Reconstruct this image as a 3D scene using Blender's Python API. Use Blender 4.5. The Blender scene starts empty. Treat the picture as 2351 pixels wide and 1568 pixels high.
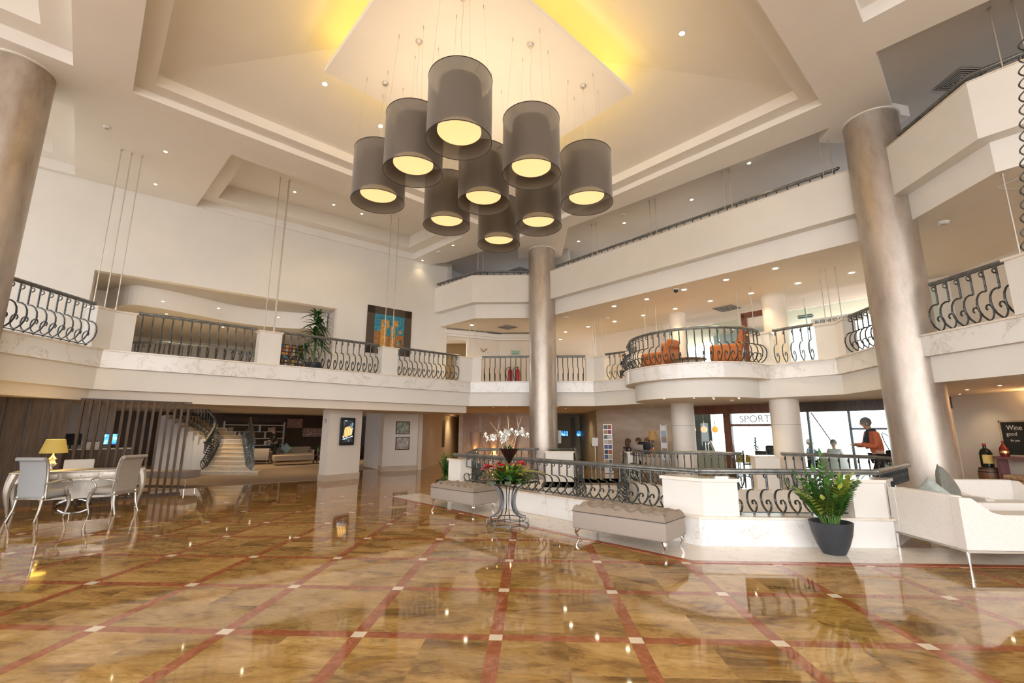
import bpy, math, random
from mathutils import Vector, Matrix, geometry
random.seed(7)
S = bpy.context.scene
COL = S.collection
PI = math.pi
# ---------------------------------------------------------------- camera
FPX, PITCH, ROLL, YAW, CAMZ = 1055.29, 0.192045, 0.0027374, -0.0424164, 1.6
_f = Vector((math.sin(YAW)*math.cos(PITCH), math.cos(YAW)*math.cos(PITCH), math.sin(PITCH)))
_r = Vector((math.cos(YAW), -math.sin(YAW), 0)); _u = _r.cross(_f)
_r2 = math.cos(ROLL)*_r + math.sin(ROLL)*_u; _u2 = -math.sin(ROLL)*_r + math.cos(ROLL)*_u
cam = bpy.data.cameras.new('camera'); cam.sensor_width = 36; cam.lens = 36*FPX/2351
cam.clip_start = .05; cam.clip_end = 300
co = bpy.data.objects.new('camera', cam); COL.objects.link(co)
co.matrix_world = Matrix(((_r2.x, _u2.x, -_f.x, 0), (_r2.y, _u2.y, -_f.y, 0), (_r2.z, _u2.z, -_f.z, CAMZ), (0, 0, 0, 1)))
S.camera = co
# ---------------------------------------------------------------- world and exposure
w = bpy.data.worlds.new('sky'); S.world = w; w.use_nodes = True
bg = w.node_tree.nodes['Background']; bg.inputs[0].default_value = (0.94, 0.955, 1.0, 1); bg.inputs[1].default_value = 3.1
S.view_settings.view_transform = 'Standard'; S.view_settings.look = 'None'
S.view_settings.gamma = 1; S.view_settings.exposure = 0.98; S.view_settings.use_curve_mapping = False
cy = S.cycles
cy.use_denoising = True; cy.max_bounces = 8; cy.diffuse_bounces = 4; cy.glossy_bounces = 3; cy.use_adaptive_sampling = True; cy.adaptive_threshold = .09
cy.transmission_bounces = 6; cy.transparent_max_bounces = 12; cy.sample_clamp_indirect = 6; cy.caustics_reflective = False; cy.caustics_refractive = False
try: cy.denoiser = 'OPENIMAGEDENOISE'
except Exception: pass

def lamp(kind, name, loc, energy, color=(1, .82, .6), rot=None, size=None, parent=None, **k):
    l = bpy.data.lights.new(name, kind); l.energy = energy; l.color = color
    if size:
        if kind == 'AREA': l.shape = 'RECTANGLE'; l.size, l.size_y = size
        else: l.shadow_soft_size = size
    for a, b in k.items(): setattr(l, a, b)
    o = bpy.data.objects.new(name, l); COL.objects.link(o); o.location = loc
    if rot: o.rotation_euler = rot
    if parent: o.parent = parent
    return o
# ---------------------------------------------------------------- materials
MAT = {}
def mat(name, col, rough=.6, metal=0, spec=None, emit=None, es=0, trans=0, alpha=1, coat=0, ior=None):
    if name in MAT: return MAT[name]
    m = bpy.data.materials.new(name); m.use_nodes = True; b = m.node_tree.nodes['Principled BSDF']
    b.inputs['Base Color'].default_value = (*col, 1); b.inputs['Roughness'].default_value = rough; b.inputs['Metallic'].default_value = metal
    if spec is not None: b.inputs['Specular IOR Level'].default_value = spec
    if emit: b.inputs['Emission Color'].default_value = (*emit, 1); b.inputs['Emission Strength'].default_value = es
    if trans: b.inputs['Transmission Weight'].default_value = trans
    if alpha < 1: b.inputs['Alpha'].default_value = alpha
    if coat: b.inputs['Coat Weight'].default_value = coat; b.inputs['Coat Roughness'].default_value = .05
    if ior: b.inputs['IOR'].default_value = ior
    MAT[name] = m; return m
def N(m, t, **k):
    n = m.node_tree.nodes.new(t)
    for a, b in k.items():
        if a.startswith('i_'):
            key = a[2:]; key = int(key) if key.isdigit() else key.replace('_', ' ')
            n.inputs[key].default_value = b
        else: setattr(n, a, b)
    return n
def L(m, a, b): m.node_tree.links.new(a, b)
def ramp(m, fac, stops):
    r = N(m, 'ShaderNodeValToRGB'); e = r.color_ramp.elements
    while len(e) < len(stops): e.new(.5)
    for x, (p, c) in zip(e, stops): x.position = p; x.color = (*c, 1)
    L(m, fac, r.inputs[0]); return r.outputs[0]
def coords(m, kind='Object', scale=(1, 1, 1), rot=(0, 0, 0)):
    t = N(m, 'ShaderNodeTexCoord'); p = N(m, 'ShaderNodeMapping'); p.inputs['Scale'].default_value = scale; p.inputs['Rotation'].default_value = rot
    L(m, t.outputs[kind], p.inputs[0]); return p.outputs[0]
def noisy(name, c1, c2, scale=5, rough=.6, stretch=(1, 1, 1), detail=6, lo=.35, hi=.65, bump=0, **k):
    if name in MAT: return MAT[name]
    m = mat(name, c1, rough, **k); v = coords(m, 'Object', stretch)
    n = N(m, 'ShaderNodeTexNoise', i_Scale=scale, i_Detail=detail, i_Distortion=.4); L(m, v, n.inputs['Vector'])
    L(m, ramp(m, n.outputs[0], [(lo, c1), (hi, c2)]), m.node_tree.nodes['Principled BSDF'].inputs['Base Color'])
    if bump:
        b = N(m, 'ShaderNodeBump', i_Strength=bump, i_Distance=.01); L(m, n.outputs[0], b.inputs['Height']); L(m, b.outputs[0], m.node_tree.nodes['Principled BSDF'].inputs['Normal'])
    return m
def marble(name, base, vein, scale=1.2, rough=.12, joints=None):
    m = mat(name, base, rough); P = m.node_tree.nodes['Principled BSDF']; v = coords(m)
    d = N(m, 'ShaderNodeTexNoise', i_Scale=scale*1.3, i_Detail=5, i_Roughness=.62); L(m, v, d.inputs['Vector'])
    mx = N(m, 'ShaderNodeVectorMath', operation='MULTIPLY_ADD'); L(m, d.outputs['Color'], mx.inputs[0]); mx.inputs[1].default_value = (1.2, 1.2, 1.2); L(m, v, mx.inputs[2])
    n = N(m, 'ShaderNodeTexNoise', i_Scale=scale, i_Detail=8, i_Roughness=.6, i_Distortion=1.2); L(m, mx.outputs[0], n.inputs['Vector'])
    s = N(m, 'ShaderNodeMath', operation='SUBTRACT'); L(m, n.outputs[0], s.inputs[0]); s.inputs[1].default_value = .5
    a = N(m, 'ShaderNodeMath', operation='ABSOLUTE'); L(m, s.outputs[0], a.inputs[0])
    mid = tuple(.72*x+.28*y for x, y in zip(base, vein))
    L(m, ramp(m, a.outputs[0], [(0, vein), (.008, mid), (.03, tuple(.93*x+.07*y for x, y in zip(base, vein))), (.2, base)]), P.inputs['Base Color'])
    return m
white = noisy('white_paint', (.80, .775, .72), (.83, .80, .745), 1.5, .75)
ceil_m = noisy('ceiling_paint', (.83, .795, .745), (.85, .815, .765), 1.2, .8)
wall_m = noisy('wall_paint', (.74, .67, .58), (.76, .69, .60), 1.5, .8)
soff_m = noisy('soffit_paint', (.74, .655, .55), (.76, .675, .57), 1.5, .8)
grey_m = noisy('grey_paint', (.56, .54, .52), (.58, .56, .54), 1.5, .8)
bluew = noisy('pale_grey_paint', (.66, .68, .72), (.69, .70, .74), 1.5, .7)
mwhite = marble('white_marble', (.86, .845, .81), (.60, .55, .47), .9, .14)
mcream = marble('cream_marble', (.83, .76, .66), (.62, .45, .30), 1.3, .15)
mtrav = noisy('travertine', (.50, .40, .29), (.66, .55, .43), 1.2, .4, (1, 1, 3), 7, .3, .7)
mbrown = marble('brown_marble_panel', (.40, .25, .14), (.62, .47, .32), 1.0, .4)
iron = noisy('blued_iron', (.055, .06, .06), (.13, .14, .138), 14, .36, metal=.75)
irail = noisy('iron_handrail', (.15, .155, .15), (.24, .245, .235), 10, .3, (1, 1, 1), metal=.6)
steel = mat('brushed_steel', (.62, .57, .50), .45, .8)
chrome = mat('chrome', (.8, .8, .8), .08, 1)
taupe = noisy('taupe_linen', (.33, .28, .235), (.40, .345, .295), 120, .9)
fabw = noisy('white_boucle', (.78, .74, .68), (.85, .81, .75), 60, .9, bump=.2)
dark = mat('black_plastic', (.015, .015, .017), .35)
darkw = noisy('dark_wood', (.05, .032, .022), (.095, .065, .047), 3, .4, (9, 9, .7))
slatw = noisy('wenge_board', (.075, .048, .030), (.13, .088, .058), 3, .72, (9, 9, .6))
redw = noisy('mahogany', (.13, .04, .022), (.22, .085, .045), 4, .35, (6, 6, .8))
gold_w = noisy('champagne_wood', (.50, .44, .35), (.60, .54, .45), 5, .35, (4, 4, 1), metal=.35)
carpet = noisy('brown_carpet', (.30, .215, .15), (.35, .255, .18), 90, .95)
black_f = mat('black_cloth', (.012, .012, .014), .85)
skin = noisy('skin', (.55, .33, .24), (.60, .37, .27), 9, .55)
def glassm(name, tint=(.9, .97, .95), a=.12, rough=.02):
    if name in MAT: return MAT[name]
    m = bpy.data.materials.new(name); m.use_nodes = True; nt = m.node_tree; nt.nodes.clear()
    o = nt.nodes.new('ShaderNodeOutputMaterial'); t = nt.nodes.new('ShaderNodeBsdfTransparent'); t.inputs[0].default_value = (*tint, 1)
    g = nt.nodes.new('ShaderNodeBsdfGlossy'); g.inputs['Roughness'].default_value = rough
    f = nt.nodes.new('ShaderNodeFresnel'); f.inputs[0].default_value = 1.45; x = nt.nodes.new('ShaderNodeMixShader')
    nt.links.new(f.outputs[0], x.inputs[0]); nt.links.new(t.outputs[0], x.inputs[1]); nt.links.new(g.outputs[0], x.inputs[2]); nt.links.new(x.outputs[0], o.inputs[0])
    MAT[name] = m; return m
glass = glassm('window_glass'); tglass = glassm('green_table_glass', (.72, .9, .83))
def floor_material():
    m = mat('inlaid_marble_floor', (.5, .35, .2), .045); P = m.node_tree.nodes['Principled BSDF']
    P.inputs['Specular IOR Level'].default_value = .62
    X0, Y0, SP = -.29088, 3.998, 1.09726
    g = N(m, 'ShaderNodeNewGeometry'); sep = N(m, 'ShaderNodeSeparateXYZ'); L(m, g.outputs['Position'], sep.inputs[0])
    def axis(out, o0, width):
        a = N(m, 'ShaderNodeMath', operation='SUBTRACT'); L(m, out, a.inputs[0]); a.inputs[1].default_value = o0 - 40*SP - SP/2
        b = N(m, 'ShaderNodeMath', operation='DIVIDE'); L(m, a.outputs[0], b.inputs[0]); b.inputs[1].default_value = SP
        c = N(m, 'ShaderNodeMath', operation='FRACT'); L(m, b.outputs[0], c.inputs[0])
        d = N(m, 'ShaderNodeMath', operation='SUBTRACT'); L(m, c.outputs[0], d.inputs[0]); d.inputs[1].default_value = .5
        e = N(m, 'ShaderNodeMath', operation='ABSOLUTE'); L(m, d.outputs[0], e.inputs[0])
        f = N(m, 'ShaderNodeMath', operation='LESS_THAN'); L(m, e.outputs[0], f.inputs[0]); f.inputs[1].default_value = width/2/SP
        h = N(m, 'ShaderNodeMath', operation='FLOOR'); q = N(m, 'ShaderNodeMath', operation='MULTIPLY'); L(m, b.outputs[0], q.inputs[0]); q.inputs[1].default_value = 2.0
        L(m, q.outputs[0], h.inputs[0])
        return f.outputs[0], h.outputs[0]
    fx, hx = axis(sep.outputs[0], X0, .105); fy, hy = axis(sep.outputs[1], Y0, .105)
    red = N(m, 'ShaderNodeMath', operation='MAXIMUM'); L(m, fx, red.inputs[0]); L(m, fy, red.inputs[1])
    wh = N(m, 'ShaderNodeMath', operation='MINIMUM'); L(m, fx, wh.inputs[0]); L(m, fy, wh.inputs[1])
    cell = N(m, 'ShaderNodeCombineXYZ'); L(m, hx, cell.inputs[0]); L(m, hy, cell.inputs[1])
    wn = N(m, 'ShaderNodeTexWhiteNoise', noise_dimensions='2D'); L(m, cell.outputs[0], wn.inputs['Vector'])
    off = N(m, 'ShaderNodeVectorMath', operation='MULTIPLY_ADD'); L(m, wn.outputs['Color'], off.inputs[0]); off.inputs[1].default_value = (37, 23, 11); L(m, g.outputs['Position'], off.inputs[2])
    st = N(m, 'ShaderNodeMapping'); st.inputs['Scale'].default_value = (.8, 1.9, 1); st.inputs['Rotation'].default_value = (0, 0, .6); L(m, off.outputs[0], st.inputs[0])
    n1 = N(m, 'ShaderNodeTexNoise', i_Scale=1.5, i_Detail=10, i_Roughness=.66, i_Distortion=1.0); L(m, st.outputs[0], n1.inputs['Vector'])
    c1 = ramp(m, n1.outputs[0], [(.27, (.12, .068, .022)), (.40, (.28, .155, .045)), (.50, (.44, .262, .08)), (.62, (.54, .35, .13)), (.72, (.60, .43, .20)), (.82, (.34, .24, .12))])
    n2 = N(m, 'ShaderNodeTexNoise', i_Scale=7, i_Detail=9, i_Roughness=.7, i_Distortion=1.5); L(m, st.outputs[0], n2.inputs['Vector'])
    c2 = ramp(m, n2.outputs[0], [(.32, (.40, .35, .28)), (.44, (.85, .82, .76)), (.52, (1, 1, 1)), (.66, (1.15, 1.12, 1.02))])
    mm = N(m, 'ShaderNodeMixRGB', blend_type='MULTIPLY'); mm.inputs[0].default_value = .75; L(m, c1, mm.inputs[1]); L(m, c2, mm.inputs[2])
    vv = N(m, 'ShaderNodeMapRange'); L(m, wn.outputs['Value'], vv.inputs[0]); vv.inputs[3].default_value = .8; vv.inputs[4].default_value = 1.12
    m3 = N(m, 'ShaderNodeVectorMath', operation='SCALE'); L(m, mm.outputs[0], m3.inputs[0]); L(m, vv.outputs[0], m3.inputs['Scale'])
    n3 = N(m, 'ShaderNodeTexNoise', i_Scale=6, i_Detail=9, i_Roughness=.65, i_Distortion=2); L(m, g.outputs['Position'], n3.inputs['Vector'])
    rc = ramp(m, n3.outputs[0], [(.3, (.23, .065, .025)), (.52, (.36, .115, .045)), (.66, (.45, .17, .08)), (.72, (.70, .5, .36))])
    a1 = N(m, 'ShaderNodeMixRGB'); L(m, red.outputs[0], a1.inputs[0]); L(m, m3.outputs[0], a1.inputs[1]); L(m, rc, a1.inputs[2])
    a2 = N(m, 'ShaderNodeMixRGB'); L(m, wh.outputs[0], a2.inputs[0]); L(m, a1.outputs[0], a2.inputs[1]); a2.inputs[2].default_value = (.80, .70, .53, 1)
    L(m, a2.outputs[0], P.inputs['Base Color'])
    return m
floor_m = floor_material()
def column_material():
    m = mat('champagne_metal_plaster', (.55, .48, .41), .38, .75); P = m.node_tree.nodes['Principled BSDF']
    v = coords(m, 'Object', (1, 1, .35)); n = N(m, 'ShaderNodeTexNoise', i_Scale=3.2, i_Detail=9, i_Roughness=.65); L(m, v, n.inputs['Vector'])
    n2 = N(m, 'ShaderNodeTexNoise', i_Scale=60, i_Detail=3); v2 = coords(m, 'Object', (1, 1, 4)); L(m, v2, n2.inputs['Vector'])
    c = ramp(m, n.outputs[0], [(.3, (.40, .335, .275)), (.5, (.54, .47, .40)), (.68, (.62, .56, .49))])
    c2 = ramp(m, n2.outputs[0], [(.3, (.86, .86, .86)), (.6, (1, 1, 1))])
    mm = N(m, 'ShaderNodeMixRGB', blend_type='MULTIPLY'); mm.inputs[0].default_value = 1; L(m, c, mm.inputs[1]); L(m, c2, mm.inputs[2]); L(m, mm.outputs[0], P.inputs['Base Color'])
    r = N(m, 'ShaderNodeMapRange'); L(m, n.outputs[0], r.inputs[0]); r.inputs[3].default_value = .30; r.inputs[4].default_value = .5; L(m, r.outputs[0], P.inputs['Roughness'])
    return m
col_m = column_material()
# ---------------------------------------------------------------- mesh helpers
def V(*a): return Vector(a)
class MB:
    def __init__(s): s.v = []; s.f = []; s.sm = []; s.mi = []; s.cur = 0
    def add(s, vs, fs, smooth=False):
        o = len(s.v); s.v += [tuple(x) for x in vs]
        for f in fs: s.f.append([i+o for i in f]); s.sm.append(smooth); s.mi.append(s.cur)
        return s
    def box(s, a, b): 
        (x0, y0, z0), (x1, y1, z1) = a, b
        return s.add([(x0,y0,z0),(x1,y0,z0),(x1,y1,z0),(x0,y1,z0),(x0,y0,z1),(x1,y0,z1),(x1,y1,z1),(x0,y1,z1)],
                     [(3,2,1,0),(4,5,6,7),(0,1,5,4),(1,2,6,5),(2,3,7,6),(3,0,4,7)])
    def obox(s, c, size, rz=0, rx=0, ry=0):
        M = Matrix.Translation(Vector(c)) @ Matrix.Rotation(rz, 4, 'Z') @ Matrix.Rotation(ry, 4, 'Y') @ Matrix.Rotation(rx, 4, 'X')
        hx, hy, hz = [q/2 for q in size]
        vs = [M @ V(x*hx, y*hy, z*hz) for z in (-1, 1) for x, y in ((-1,-1),(1,-1),(1,1),(-1,1))]
        return s.add(vs, [(3,2,1,0),(4,5,6,7),(0,1,5,4),(1,2,6,5),(2,3,7,6),(3,0,4,7)])
    def rbox(s, c, size, r=.03, rz=0, rx=0, ry=0, n=3, puff=0):
        # box with rounded edges: a subdivided cube pushed onto a rounded shape
        M = Matrix.Translation(Vector(c)) @ Matrix.Rotation(rz, 4, 'Z') @ Matrix.Rotation(ry, 4, 'Y') @ Matrix.Rotation(rx, 4, 'X')
        h = [q/2 for q in size]; r = min(r, min(h)*.98)
        def coordset(hh): 
            a = [-hh + r*(1-math.cos(PI/2*i/n)) for i in range(n+1)]; k = 3 if puff else 1
            mid = [(-hh+r)+(2*(hh-r))*i/k for i in range(1, k)]
            return a + mid + [-q for q in reversed(a)]
        cs = [coordset(q) for q in h]; idx = {}
        vs = []; fs = []
        def vid(p):
            k = tuple(round(q, 6) for q in p)
            if k not in idx:
                q = Vector(p); inner = V(*[max(-h[i]+r, min(h[i]-r, q[i])) for i in range(3)]); d = q-inner
                if d.length > 1e-9: d = d.normalized()*r
                q2 = inner+d
                if puff:
                    u_, v_ = q.x/h[0], q.y/h[1]
                    q2.z *= 1+puff*(1-min(1, abs(u_))**2)*(1-min(1, abs(v_))**2)
                idx[k] = len(vs); vs.append(M @ q2)
            return idx[k]
        for ax in range(3):
            a, b = [i for i in range(3) if i != ax]
            for sg in (-1, 1):
                for i in range(len(cs[a])-1):
                    for j in range(len(cs[b])-1):
                        q = []
                        for (ii, jj) in ((i,j),(i+1,j),(i+1,j+1),(i,j+1)):
                            p = [0,0,0]; p[ax] = sg*h[ax]; p[a] = cs[a][ii]; p[b] = cs[b][jj]; q.append(vid(p))
                        if (sg > 0) == (ax == 1): q.reverse()
                        if len(set(q)) > 2: fs.append(q)
        return s.add(vs, fs, True)
    def prism(s, poly, z0, z1, holes=()):
        def area(p): return sum(p[i][0]*p[(i+1)%len(p)][1]-p[(i+1)%len(p)][0]*p[i][1] for i in range(len(p)))
        P = list(poly); P = P if area(P) > 0 else P[::-1]
        loops = [P]+[list(h) if area(h) < 0 else list(h)[::-1] for h in holes]
        flat = [p for l in loops for p in l]; n = len(flat)
        vs = [(x, y, z0) for x, y in flat]+[(x, y, z1) for x, y in flat]; fs = []
        tri = geometry.tessellate_polygon([[V(x, y, 0) for x, y in l] for l in loops])
        for t in tri:
            a, b, c = [flat[i] for i in t]
            up = (b[0]-a[0])*(c[1]-a[1])-(b[1]-a[1])*(c[0]-a[0]) > 0
            t = tuple(t) if up else tuple(t)[::-1]
            fs.append([i+n for i in t]); fs.append(list(t)[::-1])
        o = 0
        for l in loops:
            for i in range(len(l)):
                j = (i+1) % len(l); fs.append((o+i, o+j, o+j+n, o+i+n))
            o += len(l)
        return s.add(vs, fs)
    def tube(s, pts, r, n=8, closed=False, flat=None):
        P = [Vector(p) for p in pts]; k = len(P); rs = r if isinstance(r, (list, tuple)) else [r]*k
        up = V(0, 0, 1); vs = []; pn = None
        for i, p in enumerate(P):
            t = (P[(i+1) % k]-P[i-1]) if closed else (P[min(i+1, k-1)]-P[max(i-1, 0)])
            t = t.normalized() if t.length > 1e-9 else V(0, 0, 1)
            if pn is None: pn = t.cross(up if abs(t.z) < .9 else V(1, 0, 0)).normalized()
            else: pn = (pn-t*pn.dot(t)).normalized()
            b = t.cross(pn)
            for j in range(n):
                a = 2*PI*j/n+PI/n
                vs.append(p+(pn*math.cos(a)*(flat or 1)+b*math.sin(a))*rs[i])
        fs = []
        for i in range(k if closed else k-1):
            for j in range(n):
                a = i*n+j; b = i*n+(j+1) % n; c = ((i+1) % k)*n+(j+1) % n; d = ((i+1) % k)*n+j
                fs.append((a, b, c, d))
        if not closed: fs += [list(range(n))[::-1], [(k-1)*n+j for j in range(n)]]
        return s.add(vs, fs, n > 4)
    def lathe(s, prof, c=(0, 0, 0), n=32, sx=1, sy=1):
        vs = []; fs = []; k = len(prof)
        for r, z in prof:
            for j in range(n): a = 2*PI*j/n; vs.append((c[0]+r*sx*math.cos(a), c[1]+r*sy*math.sin(a), c[2]+z))
        for i in range(k-1):
            for j in range(n): fs.append((i*n+j, i*n+(j+1) % n, (i+1)*n+(j+1) % n, (i+1)*n+j))
        if prof[0][0] > 1e-4: fs.append(list(range(n))[::-1])
        if prof[-1][0] > 1e-4: fs.append([(k-1)*n+j for j in range(n)])
        return s.add(vs, fs, True)
    def ball(s, c, r, n=14, sc=(1, 1, 1)):
        prof = [(max(1e-5, math.sin(PI*i/n)), -math.cos(PI*i/n)) for i in range(n+1)]
        o = len(s.v); s.lathe(prof, (0, 0, 0), n+2)
        for i in range(o, len(s.v)): x, y, z = s.v[i]; s.v[i] = (c[0]+x*r*sc[0], c[1]+y*r*sc[1], c[2]+z*r*sc[2])
        return s
    def quad(s, *p): return s.add(p, [list(range(len(p)))])
    def build(s, name, m, parent=None, loc=None, rz=None):
        me = bpy.data.meshes.new(name); me.from_pydata(s.v, [], s.f)
        me.polygons.foreach_set('use_smooth', s.sm)
        for q in (m if isinstance(m, (list, tuple)) else [m]): me.materials.append(q)
        if max(s.mi or [0]): me.polygons.foreach_set('material_index', s.mi)
        me.update()
        if any(s.sm):
            try: me.set_sharp_from_angle(angle=math.radians(40))
            except Exception: pass
        o = bpy.data.objects.new(name, me); COL.objects.link(o)
        if parent: o.parent = parent
        if loc is not None: o.location = loc
        if rz is not None: o.rotation_euler = (0, 0, rz)
        return o
def tag(o, label=None, cat=None, group=None, kind=None):
    if label: o['label'] = label
    if cat: o['category'] = cat
    if group: o['group'] = group
    if kind: o['kind'] = kind
    return o
def thing(name, loc, rz, label, cat, group=None):
    o = bpy.data.objects.new(name, None); COL.objects.link(o); o.location = loc; o.rotation_euler = (0, 0, rz); o.empty_display_size = .1
    return tag(o, label, cat, group)
def struct(o): o['kind'] = 'structure'; return o
def dup(root, loc=None, rz=None, label=None, group=None):
    r = root.copy(); COL.objects.link(r)
    if loc is not None: r.location = loc
    if rz is not None: r.rotation_euler = (0, 0, rz)
    if label: r['label'] = label
    if group: r['group'] = group
    for ch in list(root.children):
        c = ch.copy(); COL.objects.link(c); c.parent = r
        for g in list(ch.children):
            d = g.copy(); COL.objects.link(d); d.parent = c
    return r
def offset(path, d):
    # left-hand mitred offset of an open polyline
    P = [Vector(p).to_2d() if len(p) == 3 else Vector(p) for p in path]; out = []
    for i, p in enumerate(P):
        ns = []
        if i > 0: t = (P[i]-P[i-1]).normalized(); ns.append(V(-t.y, t.x))
        if i < len(P)-1: t = (P[i+1]-P[i]).normalized(); ns.append(V(-t.y, t.x))
        n = sum(ns, V(0, 0))/len(ns); n = n/max(.25, n.length_squared)
        q = p+n*d; out.append((q.x, q.y))
    return out
def band(path, d0, d1): return offset(path, d0)+offset(path, d1)[::-1]
def arc(c, r, a0, a1, n): return [(c[0]+r*math.cos(math.radians(a0+(a1-a0)*i/n)), c[1]+r*math.sin(math.radians(a0+(a1-a0)*i/n))) for i in range(n+1)]
def text(name, body, size, loc, rot, m, parent=None, ext=.004, align='CENTER'):
    c = bpy.data.curves.new(name, 'FONT'); c.body = body; c.size = size; c.extrude = ext; c.align_x = align; c.align_y = 'CENTER'
    t = bpy.data.objects.new(name, c); COL.objects.link(t)
    dg = bpy.context.evaluated_depsgraph_get(); me = bpy.data.meshes.new_from_object(t.evaluated_get(dg))
    bpy.data.objects.remove(t); me.materials.clear(); me.materials.append(m)
    o = bpy.data.objects.new(name, me); COL.objects.link(o); o.location = loc; o.rotation_euler = rot
    if parent: o.parent = parent
    return o
# ================================================================ the shell
BAYC = (5.2, 14.75)
PB1 = [(-9.85, 2.0), (-10.14, 10.29), (-2.36, 17.68), (2.37, 17.62)]
bayarc = arc(BAYC, 2.15, 135, 315, 40)
B1 = PB1+bayarc+[(7.84, 12.0), (7.66, 10.4), (7.66, 9.2), (7.95, 7.6), (8.5, 4.6), (9.0, 1.5)]
B1w = offset(PB1+[(3.7, 16.25)], .1)[:-1]+arc(BAYC, 1.84, 135, 315, 40)+offset([(6.7, 13.25), (7.84, 12.0), (7.66, 10.4), (7.66, 9.2), (7.95, 7.6), (8.5, 4.6), (9.0, 1.5)], .1)[1:]
O1 = [(11.4, 1.5), (11.4, 12.8), (16, 14.5), (16, 17), (8, 25), (8, 36), (-24, 36), (-24, 2.0)]
b1 = thing('balcony', (0, 0, 0), 0, 'first floor balcony with a veined white marble edge and round bay, circling the hall', 'balcony')
MB().prism(B1+O1, 3.04, 3.42).build('upper_slab', soff_m, b1)
MB().prism(B1w+O1, 2.53, 3.04).build('lower_slab', soff_m, b1)
MB().prism(band(B1, -.035, .0), 3.04, 3.43).build('marble_band', mwhite, b1)
MB().prism(band(B1, -.07, .3), 3.43, 3.465).build('coping', mcream, b1)
MB().prism(band(B1w, -.03, .0), 2.53, 3.038).build('fascia', white, b1)
# downstand beam and lower lobby ceiling on the left
bp = [(-9.85, 2.0), (-10.14, 10.29), (-2.36, 17.68)]
struct(MB().prism(offset(bp, .22)+[(-2.9, 19.2), (-5.4, 19.2)]+offset(bp, 2.3)[:2][::-1], 2.27, 2.53).build('ceiling_beam_lower', soff_m))
struct(MB().prism([(-13, 2), (-13, 9.5), (-11, 12.2), (-4.5, 18.6), (-4.5, 35.9), (-23.9, 35.9), (-23.9, 2)], 2.42, 2.53).build('ceiling_lounge', soff_m))
# second floor balcony
B2 = [(-4.9, 19.3), (-4.22, 18.72), (-2.27, 17.03), (.12, 17.05), (.62, 16.75), (7.38, 9.97), (7.62, 9.6), (7.6, 9.15), (7.56, 7.29), (8.02, 6.8), (10.5, 4.2)]
B2w = offset(B2, .3)
O2 = [(11.9, 4.2), (11.9, 13), (15.5, 15), (8.5, 22.6), (8.5, 30), (-6.5, 30), (-6.8, 21)]
b2 = thing('balcony', (0, 0, 0), 0, 'second floor balcony with a tall plain cream parapet, high on the right', 'balcony')
MB().prism(B2w+O2, 5.9, 6.5).build('slab', soff_m, b2)
MB().prism(band(B2w, -.02, 0), 5.9, 6.48).build('lower_fascia', white, b2)
MB().prism(band(B2, 0, .32), 6.46, 7.53).build('parapet', white, b2)
MB().prism(band(B2, -.02, .34), 7.53, 7.55).build('coping', mcream, b2)
# ---- ceilings
ZC = 8.53
def inset(poly, d):
    n = len(poly); q = [Vector(p) for p in poly]; a = sum(q[i].x*q[(i+1) % n].y-q[(i+1) % n].x*q[i].y for i in range(n)); sg = 1 if a > 0 else -1; out = []
    for i in range(n):
        t0 = (q[i]-q[i-1]).normalized(); t1 = (q[(i+1) % n]-q[i]).normalized()
        m_ = (V(-t0.y, t0.x)+V(-t1.y, t1.x))*sg/2; m_ = m_/max(.2, m_.length_squared); p = q[i]+m_*d; out.append((p.x, p.y))
    return out
tray0 = [(-8.3, 8.1), (-.53, 15.87), (6.3, 9.03), (-1.5, 1.3)]
trayS = [(-7.66, 10.34), (-2.45, 15.6), (-4.85, 17.8), (-10.55, 13.0)]
trayA = [(-8.85, 7.37), (-3.6, 2.1), (-8.2, -2.5), (-13.4, 2.7)]
trayB = [(-9.95, 8.47), (-12.6, 11.1), (-16.2, 7.9), (-13.7, 4.8)]
trayR = [(5.75, 6.98), (3.4, 4.6), (6.2, 1.4), (8.9, 3.8)]
MC = [(-17, -8), (-17, 7.4), (-12.8, 11.1), (-4.3, 18.4), (-3.6, 18.2), (-.5, 16.05), (-.5, 17.8), (1.25, 17.8), (1.3, 15.0), (6.95, 9.84), (7.05, 10.4), (8.45, 10.5), (8.5, 9.5), (8.06, 9.38), (6.43, 7.64), (7.71, 6.45), (10.2, 4.0), (13.5, .8), (13.5, -8)]
struct(MB().prism(MC, ZC, ZC+.32, [tray0, trayS, trayA, trayB, trayR]).build('ceiling', ceil_m))
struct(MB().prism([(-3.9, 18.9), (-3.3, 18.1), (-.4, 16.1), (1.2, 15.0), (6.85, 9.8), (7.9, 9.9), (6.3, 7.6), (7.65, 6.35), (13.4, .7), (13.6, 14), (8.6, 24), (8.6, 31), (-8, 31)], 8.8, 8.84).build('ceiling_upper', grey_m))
def tray(poly, z1, z2, i1, nm, top=True):
    p1 = inset(poly, i1)
    struct(MB().prism(inset(poly, -.06), z1, (z2 if top else 8.95)+.07, [p1]).build('ceiling_tray_ledge', ceil_m))
    if top: struct(MB().prism(inset(poly, i1-.05), z2, z2+.06).build('ceiling_tray_top', ceil_m))
    return p1
for pl in (trayS, trayA, trayB, trayR): tray(pl, 8.80, 9.30, .46, 'x')
p1 = tray(tray0, 8.69, 9, .34, 'm', False); p1h = p1
hip = MB(); pin = [(-3.4, 7.9), (-.7, 10.6), (1.4, 8.5), (-1.2, 5.9)]
zz0, zz1 = 8.94, 9.32
for i in range(4):
    j = (i+1) % 4; a, b, c, d = p1[i], p1[j], pin[j], pin[i]
    hip.quad((*a, zz0), (*b, zz0), (*c, zz1), (*d, zz1)); hip.quad((*a, zz0+.05), (*d, zz1+.05), (*c, zz1+.05), (*b, zz0+.05))
hip.prism(pin, zz1, zz1+.05)
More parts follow.
